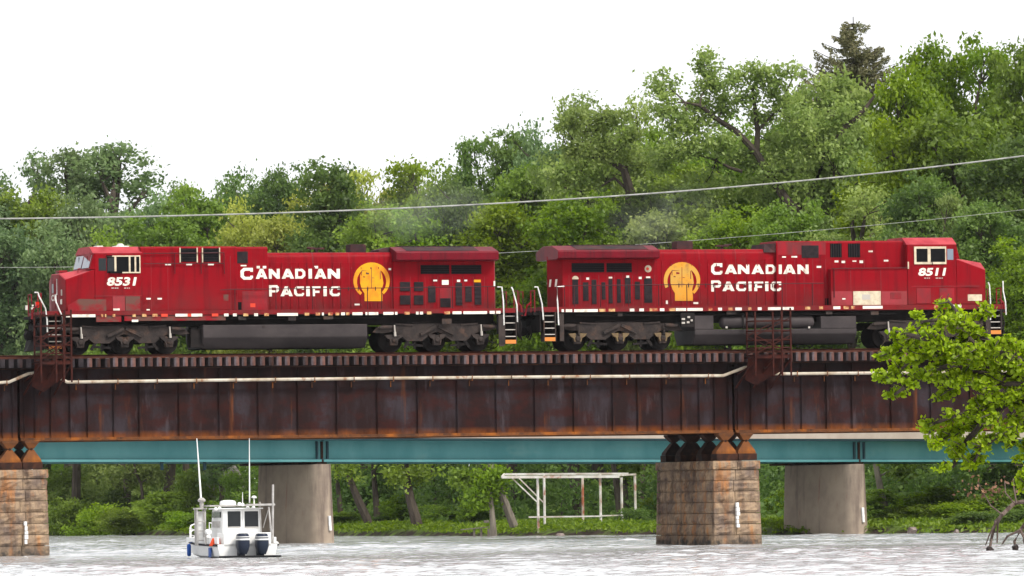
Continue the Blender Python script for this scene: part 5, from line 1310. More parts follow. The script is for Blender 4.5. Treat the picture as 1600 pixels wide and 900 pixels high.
def plant(name, kind, m, xp, yt, d, wpx, label, cat='tree', group=None, rz=None, bark='bark', base=None):
    """a plant whose top is seen at (xp, yt) at distance d, wpx wide in the picture"""
    k = KINDS[kind]
    P0 = W(xp, yt, d)
    zg = float(ground_z(np.array(P0.x), np.array(float(d)))) if base is None else base
    H_ = P0.z - zg; wid = wpx * d / FPX * 1.2
    wid = max(wid, H_ / k.H * k.W * .62)
    rr = random.Random(int(xp * 7 + yt * 13))
    key = (kind, m)
    t = bpy.data.objects.new(name, None); COL.objects.link(t)
    t.location = (P0.x, d, zg); t.rotation_euler.z = rr.uniform(0, 6.28) if rz is None else rz
    s = wid / k.W; t.scale = (s, s, H_ / k.H)
    tag(t, label, cat, group)
    if key not in _trees:
        P_, T_, leaf, up, seed = k._c
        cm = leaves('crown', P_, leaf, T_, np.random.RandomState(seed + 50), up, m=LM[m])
        if kind not in _trees:
            tmp = k.tr.build('trunk', MT[bark], org=(0, 0, 0), smooth=True); _trees[kind] = tmp.data; bpy.data.objects.remove(tmp)
        _trees[key] = cm
    c = bpy.data.objects.new('crown' if cat == 'tree' else 'foliage', _trees[key]); COL.objects.link(c); c.parent = t
    b = bpy.data.objects.new('trunk' if cat == 'tree' else 'stems', _trees[kind]); COL.objects.link(b); b.parent = t
    return t

# name, kind, material, x, top y, distance, width, label
T = [
 # left skyline
 ('tree', 'airy2', 'blue', 25, 246, 730, 105, 'airy grey-green tree rising at the far left above the treeline'),
 ('tree', 'airy', 'blue', 105, 240, 725, 110, 'airy open-crowned tree, left one of the high pair above the left cab'),
 ('tree', 'airy', 'blue', 180, 228, 720, 135, 'tallest airy open-crowned tree above the left cab, branches showing sky'),
 ('tree', 'airy2', 'blue', 250, 292, 735, 70, 'small wispy grey-green tree right of the airy pair'),
 ('tree', 'tall', 'mid', 285, 300, 730, 75, 'narrow green tree poking up between the airy trees and the distant dark ones'),
 ('tree', 'round', 'blue', 345, 306, 960, 90, 'farthest hazy bluish tree above the roof of the left locomotive'),
 ('tree', 'round', 'dark', 385, 292, 930, 95, 'distant dark round tree left of the yellowish tree'),
 ('tree', 'full', 'dark', 442, 276, 900, 110, 'distant dark tree standing behind the yellowish tree'),
 ('tree', 'full', 'blue', -25, 305, 705, 150, 'green tree cut off by the left edge'),
 ('tree', 'full', 'mid', 55, 312, 705, 150, 'dense green tree below the airy tree at far left'),
 ('tree', 'round', 'blue', 140, 322, 700, 140, 'dense green tree below the pair of airy trees'),
 ('tree', 'round', 'blue', 215, 325, 700, 130, 'rounded green tree above and behind the left cab roof'),
 ('tree', 'full', 'mid', 310, 322, 690, 140, 'rounded green tree above the roof windows of the left locomotive'),
 ('tree', 'full', 'blue', 20, 370, 690, 150, 'dark green tree behind the front platform of the left locomotive'),
 ('tree', 'round', 'blue', 110, 372, 685, 140, 'dark green tree behind the nose of the left locomotive'),
 ('tree', 'full', 'mid', 250, 352, 675, 150, 'mid green tree directly behind the roof of the left cab'),
 ('tree', 'round', 'mid', 190, 380, 670, 120, 'lower green tree behind the left cab windows'),
 ('tree', 'round', 'yellow', 400, 338, 665, 120, 'yellow-green tree above the left roof grilles'),
 ('tree', 'airy2', 'yellow', 478, 282, 680, 110, 'thin yellowish tree with bare twigs left of the dark conical tree'),
 ('tree', 'full', 'yellow', 440, 352, 655, 130, 'yellow-green tree behind the word on the left locomotive'),
 ('tree', 'cone', 'dark', 512, 268, 640, 105, 'dark conical tree with upright twigs between two yellow-green trees'),
 ('tree', 'tall', 'yellow', 562, 278, 660, 95, 'light yellow-green tree right of the dark conical tree'),
 ('tree', 'round', 'yellow', 612, 292, 650, 110, 'yellow-green tree above the left exhaust stack'),
 ('tree', 'full', 'mid', 590, 335, 620, 150, 'green tree behind the left exhaust stack'),
 ('tree', 'tall', 'bright', 655, 264, 645, 105, 'light green tree on the skyline above the left radiator hood'),
 ('tree', 'round', 'bright', 700, 284, 640, 105, 'light green tree left of the dark blue-green clump'),
 ('tree', 'full', 'bright', 665, 340, 600, 150, 'light green tree just above the left radiator hood'),
 ('tree', 'tall', 'dark', 742, 230, 640, 80, 'dark blue-green tree, left one of the dark pair at the centre skyline'),
 ('tree', 'full', 'dark', 800, 222, 640, 125, 'broad dark green tree at the centre skyline'),
 ('tree', 'round', 'dark', 735, 292, 600, 120, 'dark rounded tree low above the gap left of centre'),
 ('tree', 'round', 'blue', 862, 224, 625, 100, 'grey-green tree between the dark pair and the twiggy tree'),
 ('tree', 'full', 'mid', 830, 275, 590, 160, 'broad green tree above the gap between the two locomotives'),
 ('tree', 'full', 'bright', 790, 330, 560, 160, 'bright green tree directly behind the gap between the locomotives'),
 ('tree', 'airy2', 'pale', 915, 158, 575, 120, 'twiggy pale tree with a thin top left of the tall cottonwood'),
 ('tree', 'airy2', 'pale', 962, 160, 580, 80, 'small thin-topped pale tree beside the twiggy tree'),
 ('tree', 'full', 'pale', 935, 228, 560, 165, 'pale green bushy tree below the twiggy top'),
 ('tree', 'full', 'mid', 1010, 215, 570, 130, 'green tree in the dip left of the tall cottonwood'),
 ('tree', 'full', 'bright', 900, 320, 540, 160, 'green tree above the right radiator hood'),
 ('tree', 'full', 'dark', 985, 310, 550, 150, 'dark green tree above the emblem of the right locomotive'),
 ('tree', 'full', 'mid', 1060, 270, 560, 170, 'green tree under the left limb of the cottonwood'),
 ('tree', 'full', 'pale', 1030, 345, 525, 150, 'pale green tree just over the right exhaust stack'),
 ('tree', 'full', 'bright', 1145, 340, 522, 140, 'bright bushy tree just above the engine hood of the right locomotive'),
 ('tree', 'round', 'mid', 1160, 215, 565, 150, 'green tree filling in behind the cottonwood limbs'),
 ('tree', 'full', 'pale', 1290, 132, 560, 175, 'big pale green tree in front of the spruce'),
 ('tree', 'full', 'mid', 1230, 200, 570, 140, 'green tree left of the big pale tree under the spruce'),
 ('tree', 'full', 'pale', 1330, 225, 545, 150, 'pale leaning-branched tree below the spruce, right side'),
 ('tree', 'full', 'mid', 1235, 330, 518, 140, 'green tree right above the soot-stained hood'),
 ('tree', 'airy2', 'pale', 1340, 300, 515, 130, 'open grey-branched tree above the roof grilles of the right locomotive'),
 ('tree', 'full', 'bright', 1420, 125, 560, 140, 'bright green tree right of the spruce'),
 ('tree', 'full', 'bright', 1475, 82, 565, 160, 'tallest bright green tree at upper right'),
 ('tree', 'tall', 'bright', 1535, 88, 560, 120, 'bright green tree with a pointed top near the upper right corner'),
 ('tree', 'full', 'mid', 1600, 92, 555, 150, 'green tree cut off by the right edge at the top'),
 ('tree', 'full', 'bright', 1410, 200, 530, 150, 'bright green tree above the cab of the right locomotive'),
 ('tree', 'full', 'mid', 1500, 190, 528, 190, 'broad green tree in the middle of the right-hand wood'),
 ('tree', 'full', 'dark', 1590, 230, 520, 180, 'dark green tree at the right edge above the thick cable'),
 ('tree', 'full', 'dark', 1440, 290, 505, 150, 'dark green tree behind the right cab'),
 ('tree', 'tall', 'pale', 1480, 315, 492, 75, 'slim pale tree right beside the roof of the right cab'),
 ('tree', 'full', 'dark', 1540, 330, 490, 150, 'dark green tree behind the nose of the right locomotive'),
 ('tree', 'full', 'bright', 1610, 385, 475, 150, 'bright green tree at the right edge beside the nose'),
]
for (nm, kd, m, x, y, d, w, lab) in T:
    plant(nm, kd, m, x, y, d, w, lab)

# the tall cottonwood with its bare curving limbs
def path3(pts, d, dv=None):
    return [tuple(W(p[0], p[1], d + (p[2] if len(p) > 2 else 0))) for p in pts]
def path_tree(name, label, limbs, blobs, d, m, leaf=.21, per=48, bark='bark', seed=1, cat='tree'):
    """limbs: (pixel path, r0, r1); blobs: (x, y, rx, ry, clumps)"""
    rs = np.random.RandomState(seed)
    p0 = limbs[0][0][0]
    b = W(p0[0], p0[1], d)
    t = thing(name, label, cat, (b.x, b.y, b.z), fr='W')
    mb = MB()
    for pts, r0, r1 in limbs:
        Q = path3(pts, d); n = len(Q)
        mb.tube(Q, [r0 + (r1 - r0) * i / (n - 1) for i in range(n)], 8)
    ends = [q for pts, _, _ in limbs for q in path3(pts, d)[1:]]
    P_, T_ = [], []
    px = d / FPX
    for bl in blobs:
        x, y, rx, ry, nc = bl
        c = np.array(W(x, y, d + rs.uniform(-1.5, 1.5)))
        e = min(ends, key=lambda q: (q[0] - c[0]) ** 2 + (q[2] - c[2]) ** 2)
        if math.dist(e, c) > .8: mb.tube(limb_path(e, c, rs, 4, .12), [.07, .055, .035, .015], 5)
        for _ in range(nc):
            g = rs.normal(size=3); g /= np.linalg.norm(g); g *= rs.uniform(.2, 1) ** .5
            cc = c + g * np.array([rx * px, (rx + ry) / 2 * px, ry * px])
            if rs.rand() < .35: mb.tube([tuple(c + (cc - c) * .25), tuple(cc)], [.03, .012], 4, cap=False)
            R_ = rs.uniform(.4, 1.0)
            k = rs.normal(size=(per, 3)) * np.array([1, 1, .7]) * R_ * .55
            tt = rs.uniform(.2, .8)
            P_.append(cc + k); T_.append(tt + rs.normal(size=per) * .12)
    mb.build('trunk', MT[bark], t, smooth=True)
    P_ = np.concatenate(P_) - np.array([b.x, b.y, b.z]); T_ = np.concatenate(T_)
    me = leaves('crown', P_, leaf, T_, rs, .7, m=LM[m])
    o = bpy.data.objects.new('crown', me); COL.objects.link(o); o.parent = t; ORG[o.name] = ORG[t.name]
    return t
dc = 545
path_tree('cottonwood_tree', 'tallest open-topped cottonwood with dark curving limbs, in front of the central wood',
    [([(1262, 815), (1259, 600), (1258, 400), (1256, 350), (1240, 320)], .75, .42),
     ([(1256, 350), (1228, 312), (1200, 268), (1180, 236), (1150, 205), (1120, 186), (1094, 165), (1070, 160)], .36, .08),
     ([(1182, 240), (1184, 205), (1180, 170), (1176, 140), (1160, 115)], .22, .06),
     ([(1258, 372), (1264, 310), (1290, 245), (1320, 200), (1352, 170), (1366, 150)], .36, .08),
     ([(1184, 205), (1215, 170), (1240, 120)], .10, .05),
     ([(1160, 268), (1140, 262), (1118, 250), (1090, 242)], .13, .05),
     ([(1290, 245), (1330, 225), (1350, 212)], .10, .04)],
    [(1105, 105, 16, 22, 13), (1110, 135, 20, 20, 14), (1035, 130, 20, 20, 12), (1040, 165, 22, 20, 14), (1062, 195, 26, 20, 18), (1085, 160, 22, 16, 10), (1130, 165, 22, 20, 14),
     (1145, 125, 14, 14, 8), (1180, 112, 24, 16, 12), (1165, 150, 20, 16, 9), (1205, 135, 22, 18, 12), (1225, 160, 24, 20, 14), (1190, 180, 26, 16, 9), (1230, 110, 12, 12, 5), (1245, 190, 24, 24, 14),
     (1215, 225, 28, 16, 12), (1095, 195, 24, 18, 14), (1120, 225, 34, 20, 22), (1060, 235, 32, 20, 22), (1160, 250, 30, 22, 18), (1220, 265, 34, 24, 22), (1270, 220, 36, 30, 26), (1030, 250, 24, 20, 14), (1190, 300, 40, 22, 20),
     (1280, 285, 36, 26, 20), (1310, 180, 30, 24, 18), (1340, 210, 24, 22, 14), (1100, 290, 40, 22, 22)], dc, 'pale', seed=4)
path_tree('tree', 'pale green tree with one bent dark limb, above the right radiator hood',
    [([(975, 820), (980, 500), (985, 300), (975, 265), (950, 250), (915, 242)], .5, .12), ([(985, 300), (960, 278), (930, 297)], .15, .05)],
    [(900, 185, 20, 14, 8), (925, 205, 30, 16, 14), (885, 200, 16, 12, 6), (940, 180, 20, 14, 8), (970, 185, 16, 10, 5), (985, 215, 18, 16, 8), (900, 235, 24, 16, 12), (950, 240, 34, 18, 18), (1000, 255, 30, 20, 18)], 552, 'pale', seed=9)

# spruce above everything
def conifer(label, x, yt, d, wpx, m, seed):
    rs = np.random.RandomState(seed)
    top = W(x, yt, d); zg = float(ground_z(np.array(top.x), np.array(float(d)))); H_ = top.z - zg; Wd = wpx * d / FPX
    t = thing('spruce_tree', label, 'tree', (top.x, d, zg), fr='W')
    mb = MB().tube([(top.x, d, zg - .5), (top.x, d, zg + H_ * .6), (top.x, d, top.z)], [.45, .25, .03], 8)
    P_, T_ = [], []
    z = H_ * .35
    while z < H_ - .3:
        f = 1 - (z - H_ * .35) / (H_ * .65)
        rad = Wd / 2 * min(1, ((H_ - z) / 6.0) ** .8)
        for k in range(7 if f > .1 else 5):
            a = rs.uniform(0, 6.28); L_ = rad * rs.uniform(.55, 1.15) + .25
            n = int(L_ / .09)
            dr = rs.uniform(-.10, .28)
            for i in range(n):
                s = (i + 1) / n
                c = np.array([math.cos(a) * L_ * s, math.sin(a) * L_ * s, z + dr * L_ * s - .22 * L_ * (1 - (1 - s) ** 2) + .28 * L_ * s ** 3])
                w = .20 * L_ * (1 - s) * (s > .15) + .10
                q = np.stack([rs.normal(size=6) * w * -math.sin(a), rs.normal(size=6) * w * math.cos(a), -abs(rs.normal(size=6)) * .16], 1)
                P_.append(c + q); T_.append(np.clip(rs.uniform(.1, .6) + .5 * s * rs.rand() + np.zeros(6), 0, 1))
            mb.tube([(top.x, d, zg + z), (top.x + math.cos(a) * L_ * .5, d + math.sin(a) * L_ * .5, zg + z + dr * L_ * .5 - .12 * L_), (top.x + math.cos(a) * L_, d + math.sin(a) * L_, zg + z + dr * L_ + .06 * L_)], [.06, .04, .015], 4, cap=False)
        z += .42 + .2 * f
    mb.build('trunk', MT['bark'], t)
    me = leaves('crown', np.concatenate(P_), .125, np.concatenate(T_), rs, .3, 2.4, LM[m])
    o = bpy.data.objects.new('crown', me); COL.objects.link(o); o.parent = t
conifer('tall brownish spruce standing above all the other trees at the upper right', 1333, 26, 600, 190, 'spruce', 3)

# trees with visible trunks under the bridges
def trunk_tree(label, pts, r0, d, blobs, m='mid', bark='bark', seed=1, name='tree'):
    path_tree(name, label, [(pts, r0, r0 * .45)], blobs, d, m, seed=seed, bark=bark)
TT = [
 ('left leaning trunk on the bank, right of the first concrete pier', [(581, 838), (573, 810), (560, 782), (550, 758), (541, 722), (530, 640)], .36, 560, [(530, 700, 34, 22, 22), (545, 735, 24, 14, 8), (570, 670, 40, 26, 26)], 'mid', 'bark'),
 ('dark upright trunk just right of the first leaning trunk', [(591, 828), (588, 790), (584, 740), (580, 640)], .28, 575, [(590, 700, 40, 26, 30), (610, 745, 24, 16, 12)], 'dark', 'bark'),
 ('thick leaning trunk on the lawn left of centre', [(655, 834), (648, 805), (641, 780), (634, 740), (628, 640)], .42, 540, [(630, 690, 40, 26, 30), (655, 738, 22, 14, 12), (615, 745, 18, 14, 8)], 'mid', 'bark'),
 ('thin trunk in the dark wood behind the thick leaning one', [(682, 822), (680, 790), (676, 740), (674, 660)], .18, 575, [(680, 700, 36, 24, 26), (700, 740, 26, 18, 14)], 'dark', 'bark'),
 ('long pale trunk leaning left, right of the small wooden dock', [(809, 838), (797, 806), (785, 775), (775, 748), (765, 722), (750, 640)], .30, 512, [(750, 690, 40, 26, 26), (735, 745, 26, 18, 16)], 'mid', 'bark_pale'),
 ('short pale trunk beside the small wooden dock', [(771, 838), (770, 815), (768, 790), (766, 760)], .24, 511, [(765, 760, 20, 20, 22), (750, 780, 14, 16, 12), (780, 745, 18, 14, 12)], 'bright', 'bark_pale'),
 ('straight brown trunk behind the white frame, left of its rusty post', [(899, 806), (898, 770), (897, 720), (895, 640)], .30, 545, [(895, 690, 40, 26, 30)], 'dark', 'bark_pale'),
 ('dark trunk behind the left half of the white frame', [(882, 806), (881, 780), (879, 730), (878, 650)], .26, 560, [(875, 700, 36, 24, 28)], 'dark', 'bark'),
 ('dark curved trunk behind the right end of the white frame', [(970, 812), (966, 780), (961, 740), (957, 720), (955, 640)], .26, 525, [(950, 690, 36, 24, 26), (985, 730, 20, 12, 8)], 'mid', 'bark'),
 ('second trunk behind the right end of the white frame', [(978, 810), (977, 770), (973, 720), (975, 640)], .22, 527, [(985, 690, 36, 24, 26)], 'mid', 'bark'),
 ('forked pale trunk right of the second concrete pier', [(1384, 800), (1378, 775), (1372, 745), (1366, 715), (1362, 640)], .26, 480, [(1380, 690, 40, 26, 26), (1400, 730, 26, 14, 12)], 'mid', 'bark_pale'),
 ('dark tree trunk left behind the first concrete pier', [(534, 818), (531, 790), (527, 750), (524, 660)], .24, 590, [(525, 700, 30, 20, 18)], 'mid', 'bark'),
 ('thin forked tree in the bushes on the left bank', [(222, 800), (223, 775), (220, 755), (212, 738), (206, 700)], .16, 665, [(215, 735, 34, 18, 24), (190, 745, 26, 18, 14), (245, 740, 24, 18, 14)], 'pale', 'bark'),
]
for i, (lab, pts, r0, d, bl, m, bk) in enumerate(TT):
    trunk_tree(lab, pts, r0, d, bl, m, bk, seed=20 + i)

# shrubs and low trees along the bank
SH = [
 ('willow', 'pale', 150, 722, 690, 110, 'pale yellow-green willow right of the left stone pier'),
 ('willow', 'pale', 235, 722, 690, 100, 'pale green willow in the middle of the left bank'),
 ('willow', 'mid', 95, 735, 690, 90, 'mid green tree just right of the left stone pier'),
 ('willow', 'mid', 300, 735, 660, 70, 'small tree behind the mast of the white boat'),
 ('bush2', 'dark', 185, 765, 668, 60, 'dark shrub in the hollow of the left bank'),
 ('bush', 'mid', 100, 782, 668, 75, 'leafy shrub at the water right of the left stone pier'),
 ('bush', 'bright', 150, 790, 662, 80, 'light green shrub at the water, second from the left pier'),
 ('bush', 'mid', 205, 795, 655, 75, 'low shrub at the water in the middle of the left bank'),
 ('bush2', 'mid', 258, 770, 650, 85, 'tall rounded shrub left of the white boat'),
 ('bush', 'bright', 300, 800, 640, 70, 'low light shrub behind the bow of the white boat'),
 ('bush', 'mid', 345, 785, 632, 75, 'shrub behind the cabin of the white boat'),
 ('bush2', 'mid', 395, 770, 620, 80, 'shrub between the boat antenna and the first concrete pier'),
 ('bush', 'mid', 440, 785, 610, 80, 'shrub hidden behind the first concrete pier'),
 ('bush', 'mid', 545, 800, 585, 70, 'shrub at the foot of the first leaning trunk'),
 ('bush', 'dark', 605, 800, 575, 60, 'low dark shrub between the two leaning trunks'),
 ('bush2', 'bright', 625, 775, 570, 50, 'light green sapling between the leaning trunks'),
 ('bush', 'mid', 700, 790, 560, 70, 'shrub on the lawn behind the small dock'),
 ('bush2', 'mid', 735, 775, 545, 60, 'leafy shrub above the small dock'),
 ('bush', 'dark', 925, 815, 506, 34, 'dark shrub under the right half of the white frame'),
 ('bush', 'dark', 990, 795, 512, 44, 'dark rounded shrub right of the white frame'),
 ('bush2', 'bright', 1022, 772, 530, 40, 'bright green shrub left of the middle stone pier'),
 ('bush2', 'bright', 1220, 768, 500, 45, 'bright shrub between the stone pier and the second concrete pier'),
 ('bush2', 'mid', 1385, 765, 480, 70, 'shrub right of the second concrete pier'),
 ('bush', 'mid', 1420, 790, 462, 80, 'low shrub at the water above the brown rock'),
 ('bush2', 'bright', 1455, 762, 470, 80, 'big light green shrub on the right bank'),
 ('bush', 'bright', 1500, 785, 460, 80, 'bright low shrub on the right bank below the leafy branch'),
 ('bush2', 'mid', 1550, 765, 462, 80, 'mid green shrub behind the dead branches'),
 ('bush', 'dark', 1535, 800, 450, 70, 'dark low shrub at the water behind the dead branches'),
 ('bush', 'dark', 1595, 795, 448, 70, 'dark shrub at the right edge of the bank'),
 ('willow', 'dark', 1430, 715, 500, 90, 'dark low tree under the road bridge at right'),
 ('willow', 'mid', 1520, 712, 495, 110, 'green low tree under the road bridge near the right edge'),
 ('willow', 'dark', 1600, 705, 480, 100, 'dark low tree at the right edge under the road bridge'),
 ('willow', 'dark', 560, 728, 600, 90, 'dark low tree behind the first leaning trunk'),
 ('willow', 'dark', 660, 724, 600, 100, 'dark low tree behind the thick leaning trunk'),
 ('willow', 'dark', 720, 722, 585, 90, 'dark low tree behind the small dock'),
 ('willow', 'dark', 835, 726, 575, 110, 'dark low tree behind the left half of the white frame'),
 ('willow', 'dark', 930, 728, 570, 110, 'dark low tree behind the right half of the white frame'),
 ('willow', 'dark', 1015, 726, 565, 90, 'dark low tree left behind the middle stone pier'),
 ('willow', 'dark', 1210, 728, 545, 90, 'dark low tree right behind the middle stone pier'),
]
for (kd, m, x, y, d, w, lab) in SH:
    c = 'tree' if kd == 'willow' else 'shrub'
    plant('low_tree' if kd == 'willow' else 'shrub', kd, m, x, y, d, w, lab, c)

# the wood behind, one mass
rs = np.random.RandomState(77)
P_, T_ = [], []
for i in range(3300):
    xp = rs.uniform(-350, 1950); back = rs.uniform(125, 190)
    xw = (xp - 800) / FPX
    d = 600.0
    for _ in range(4): d = float(shore(xw * d)) + back
    hz = np.interp(xp, [-350, 0, 300, 420, 600, 750, 950, 1050, 1300, 1450, 1950], [330, 345, 345, 350, 340, 300, 270, 230, 210, 190, 190])
    top = W(xp, hz + 30, d).z
    z = rs.uniform(.5, 1) ** .8 * top if rs.rand() < .55 else rs.uniform(1.5, top * .6)
    R_ = rs.uniform(.9, 2.0)
    n = 60
    g = rs.normal(size=(n, 3)) * np.array([1, 1, .65]) * R_ * .6
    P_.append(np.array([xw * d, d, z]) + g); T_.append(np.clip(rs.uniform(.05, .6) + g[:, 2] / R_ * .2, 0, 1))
me = leaves('woodland', np.concatenate(P_), .5, np.concatenate(T_), rs, .7, m=LM['mid'])
o = bpy.data.objects.new('woodland', me); COL.objects.link(o); tag(o, 'dense dark green wood filling the gaps behind the nearer trees', 'woodland', kind='stuff')
# thick undergrowth at the back of the lawn
P_, T_ = [], []
for i in range(2300):
    xp = rs.uniform(-150, 1750); d = 520.0; back = rs.uniform(26, 75)
    for _ in range(4): d = float(shore((xp - 800) / FPX * d)) + back
    x = (xp - 800) / FPX * d; z0 = float(ground_z(np.array(x), np.array(d)))
    R_ = rs.uniform(.35, .9); z = z0 + rs.uniform(0, 1) ** 1.3 * (1.6 + back * .045) * (1 + .5 * math.sin(x * .7) * math.sin(x * .23 + 1))
    g = rs.normal(size=(30, 3)) * np.array([1, 1, .7]) * R_ * .6
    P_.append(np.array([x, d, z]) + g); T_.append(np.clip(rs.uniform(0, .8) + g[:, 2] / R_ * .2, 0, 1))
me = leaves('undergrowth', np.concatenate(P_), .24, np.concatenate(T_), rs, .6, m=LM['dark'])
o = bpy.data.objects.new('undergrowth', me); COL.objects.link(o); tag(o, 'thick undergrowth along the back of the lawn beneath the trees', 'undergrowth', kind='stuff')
# ground cover and grass tufts along the bank
P_, T_ = [], []
for i in range(5200):
    xp = rs.uniform(-100, 1700); d = 520.0
    for _ in range(4): d = float(shore((xp - 800) / FPX * d)) + rs.uniform(1.0, 9) ** 1.25
    x = (xp - 800) / FPX * d; z = float(ground_z(np.array(x), np.array(d)))
    g = rs.normal(size=(7, 3)) * np.array([.3, .3, .1]); g[:, 2] = abs(g[:, 2])
    P_.append(np.array([x, d, z + .04]) + g); T_.append(rs.uniform(0, 1, 7))
me = leaves('ground_cover', np.concatenate(P_), .16, np.concatenate(T_), rs, .0, 2.0, m=LM['bright'])
o = bpy.data.objects.new('ground_cover', me); COL.objects.link(o); tag(o, 'grass and weeds growing along the river bank', 'ground cover', kind='stuff')

# ================================================================== things on the far bank
MT['frame_white'] = mat('rust_streaked_white_steel', (0.62, 0.60, 0.57), (0.42, 0.36, 0.3), 1.2, rough=.6, layers=[((0.30, 0.09, 0.04), 1.4, (1, 1, .6), .58, .68, .8)])
MT['frame_rusty'] = mat('rusted_white_post', (0.32, 0.11, 0.06), (0.50, 0.42, 0.36), 1.0, (1, 1, .6), .45, .55, .7)
bs = W(850, 836, 507)
bl = thing('boat_lift_frame', 'white rusty steel frame of posts and beams standing on the far bank', 'frame', (W(890, 836, 507).x, 507, 0), fr='W')
def wpost(x, y0, y1, d, r, m, nm='post'):
    a, b = W(x, y0, d), W(x, y1, d); MB().cyl(a, (a.x, d, b.z), r, 10).build(nm, m, bl)
for (x, y0, y1, d, m) in ((841.5, 838, 745, 507, 'frame_white'), (851.5, 838, 741, 510, 'frame_white'), (911.5, 836, 743, 509, 'frame_rusty'), (939, 828, 741, 507, 'frame_white'), (972, 812, 746, 513, 'frame_white'), (993, 806, 741, 514, 'frame_white')):
    wpost(x, y0 + 6, y1, d, .085, MT[m])
def wbeam(p, q, d0, d1, w, h, m='frame_white', nm='beam'):
    MB().bar(W(p[0], p[1], d0), W(q[0], q[1], d1), w, h).build(nm, MT[m], bl)
wbeam((784, 745.5), (968, 744.5), 506.8, 506.8, .12, .17); wbeam((788, 741), (982, 740), 510, 510, .12, .12)
wbeam((826, 808), (939, 806.5), 506.8, 506.8, .1, .09); wbeam((939, 806), (971, 805), 506.8, 513, .1, .08)
wbeam((784, 745.5), (788, 741), 506.8, 510, .1, .12); wbeam((939, 745), (993, 741), 507, 514, .1, .1)
wbeam((799, 746), (841, 786), 507, 507, .08, .08, nm='brace'); wbeam((806, 742), (851, 787), 510, 510, .08, .08, nm='brace')

MT['old_wood'] = mat('grey_weathered_boards', (0.17, 0.15, 0.13), (0.10, 0.085, 0.07), 3, (.3, 1, 1), rough=.9)
dk = thing('wooden_dock', 'small broken grey wooden dock on posts at the water left of the leaning pale trunk', 'dock', (W(745, 838, 500).x, 500, 0), fr='W')
a, b = W(720, 828.5, 500), W(764, 824, 500)
for k in range(9):
    p = a.lerp(b, k / 9); q = a.lerp(b, (k + .9) / 9)
    MB().loft([[(p.x, 499, p.z), (p.x, 501.2, p.z), (p.x, 501.2, p.z + .06), (p.x, 499, p.z + .06)], [(q.x, 499, q.z), (q.x, 501.2, q.z), (q.x, 501.2, q.z + .06), (q.x, 499, q.z + .06)]]).build('plank', MT['old_wood'], dk)
for x in (741, 752, 763):
    p = W(x, 826, 500)
    for y in (499.2, 501): MB().box(p.x - .06, p.x + .06, y - .06, y + .06, -.6, p.z).build('post', MT['old_wood'], dk)
MB().box(W(756, 820, 500).x, W(764, 820, 500).x, 500, 500.5, .9, W(760, 813, 500).z).build('crate', MT['old_wood'], dk)

def rock(name, label, x0, x1, y0, y1, d, m, seed, dep=1.0):
    rs_ = np.random.RandomState(seed)
    a = W((x0 + x1) / 2, (y0 + y1) / 2, d); hw = (x1 - x0) / 2 * d / FPX; hh = (y1 - y0) / 2 * d / FPX
    bm = bmesh.new(); bmesh.ops.create_icosphere(bm, subdivisions=3, radius=1)
    dirs = rs_.normal(size=(14, 3)); dirs /= np.linalg.norm(dirs, axis=1)[:, None]; off = rs_.uniform(.55, .95, 14)
    for v in bm.verts:
        c = np.array(v.co)
        for dd, of in zip(dirs, off):
            s = c @ dd
            if s > of: c = c - dd * (s - of)
        v.co = Vector((c[0] * hw, c[1] * dep, c[2] * hh))
    me = bpy.data.meshes.new(name); bm.to_mesh(me); bm.free(); me.materials.append(m)
    o = bpy.data.objects.new(name, me); COL.objects.link(o); o.location = a; tag(o, label, 'rock'); return o
MT['rock'] = mat('pale_rock', (0.36, 0.33, 0.30), (0.20, 0.17, 0.15), .8, rough=.95, bump=.1, bscale=2, layers=[((0.10, 0.09, 0.07), 1.2, (1, 1, 1), .5, .62, .8)])
MT['rock_brown'] = mat('brown_rock', (0.13, 0.09, 0.08), (0.24, 0.20, 0.18), 2.0, rough=.95)
rock('pale_bluff', 'left pale rocky outcrop showing through the trees behind the white boat', 296, 345, 735, 800, 668, MT['rock'], 3, 2.5)
rock('pale_bluff', 'right pale rocky outcrop showing through the trees between boat and concrete pier', 340, 388, 722, 790, 672, MT['rock'], 4, 2.5)
plant('low_tree', 'airy2', 'blue', 335, 705, 655, 60, 'thin low tree in front of the pale rocky outcrops', 'tree')
plant('low_tree', 'willow', 'mid', 372, 738, 650, 42, 'small leafy tree partly hiding the right pale outcrop', 'tree')
rock('rock', 'brown boulder at the water on the right bank', 1415, 1436, 822, 838, 452, MT['rock_brown'], 8, .5)
rock('rock', 'small dark boulder at the water left of the dead branches', 1488, 1500, 826, 838, 446, MT['rock_brown'], 9, .4)
rock('rock', 'grey stone low at the water under the white frame', 868, 884, 832, 840, 500, MT['rock_brown'], 10, .4)
rock('pale_stone', 'upright pale grey stone beside the front platform of the left locomotive', 14, 34, 500, 552, 690, MT['rock'], 12, .7)

# ================================================================== white boat
FR['S'] = (Vector((W(387, 872, 310).x, 310, 0)), R(17))
MT['hull'] = mat('white_boat_paint', (0.80, 0.80, 0.79), (0.70, 0.69, 0.67), 1.5, rough=.35)
MT['alu'] = mat('dull_aluminium', (0.50, 0.48, 0.46), (0.36, 0.34, 0.32), 2.5, rough=.45, metal=.3)
MT['cowl'] = mat('dark_navy_cowling', (0.022, 0.028, 0.045), rough=.3)
MT['blue'] = mat('blue_vinyl', (0.02, 0.08, 0.32), (0.02, 0.06, 0.22), 3, rough=.4)
MT['lifering'] = mat('orange_red_canvas', (0.72, 0.09, 0.03), (0.55, 0.06, 0.03), 5, rough=.7)
MT['rubber'] = mat('black_rubber', (0.015, 0.015, 0.017), rough=.6)
def S(x, y, v=0): return un('S', x, y, v)
bo = thing('patrol_boat', 'small white aluminium cabin boat with twin outboards, seen from astern in front of the bridges', 'boat', (0, 3, 0), fr='S')
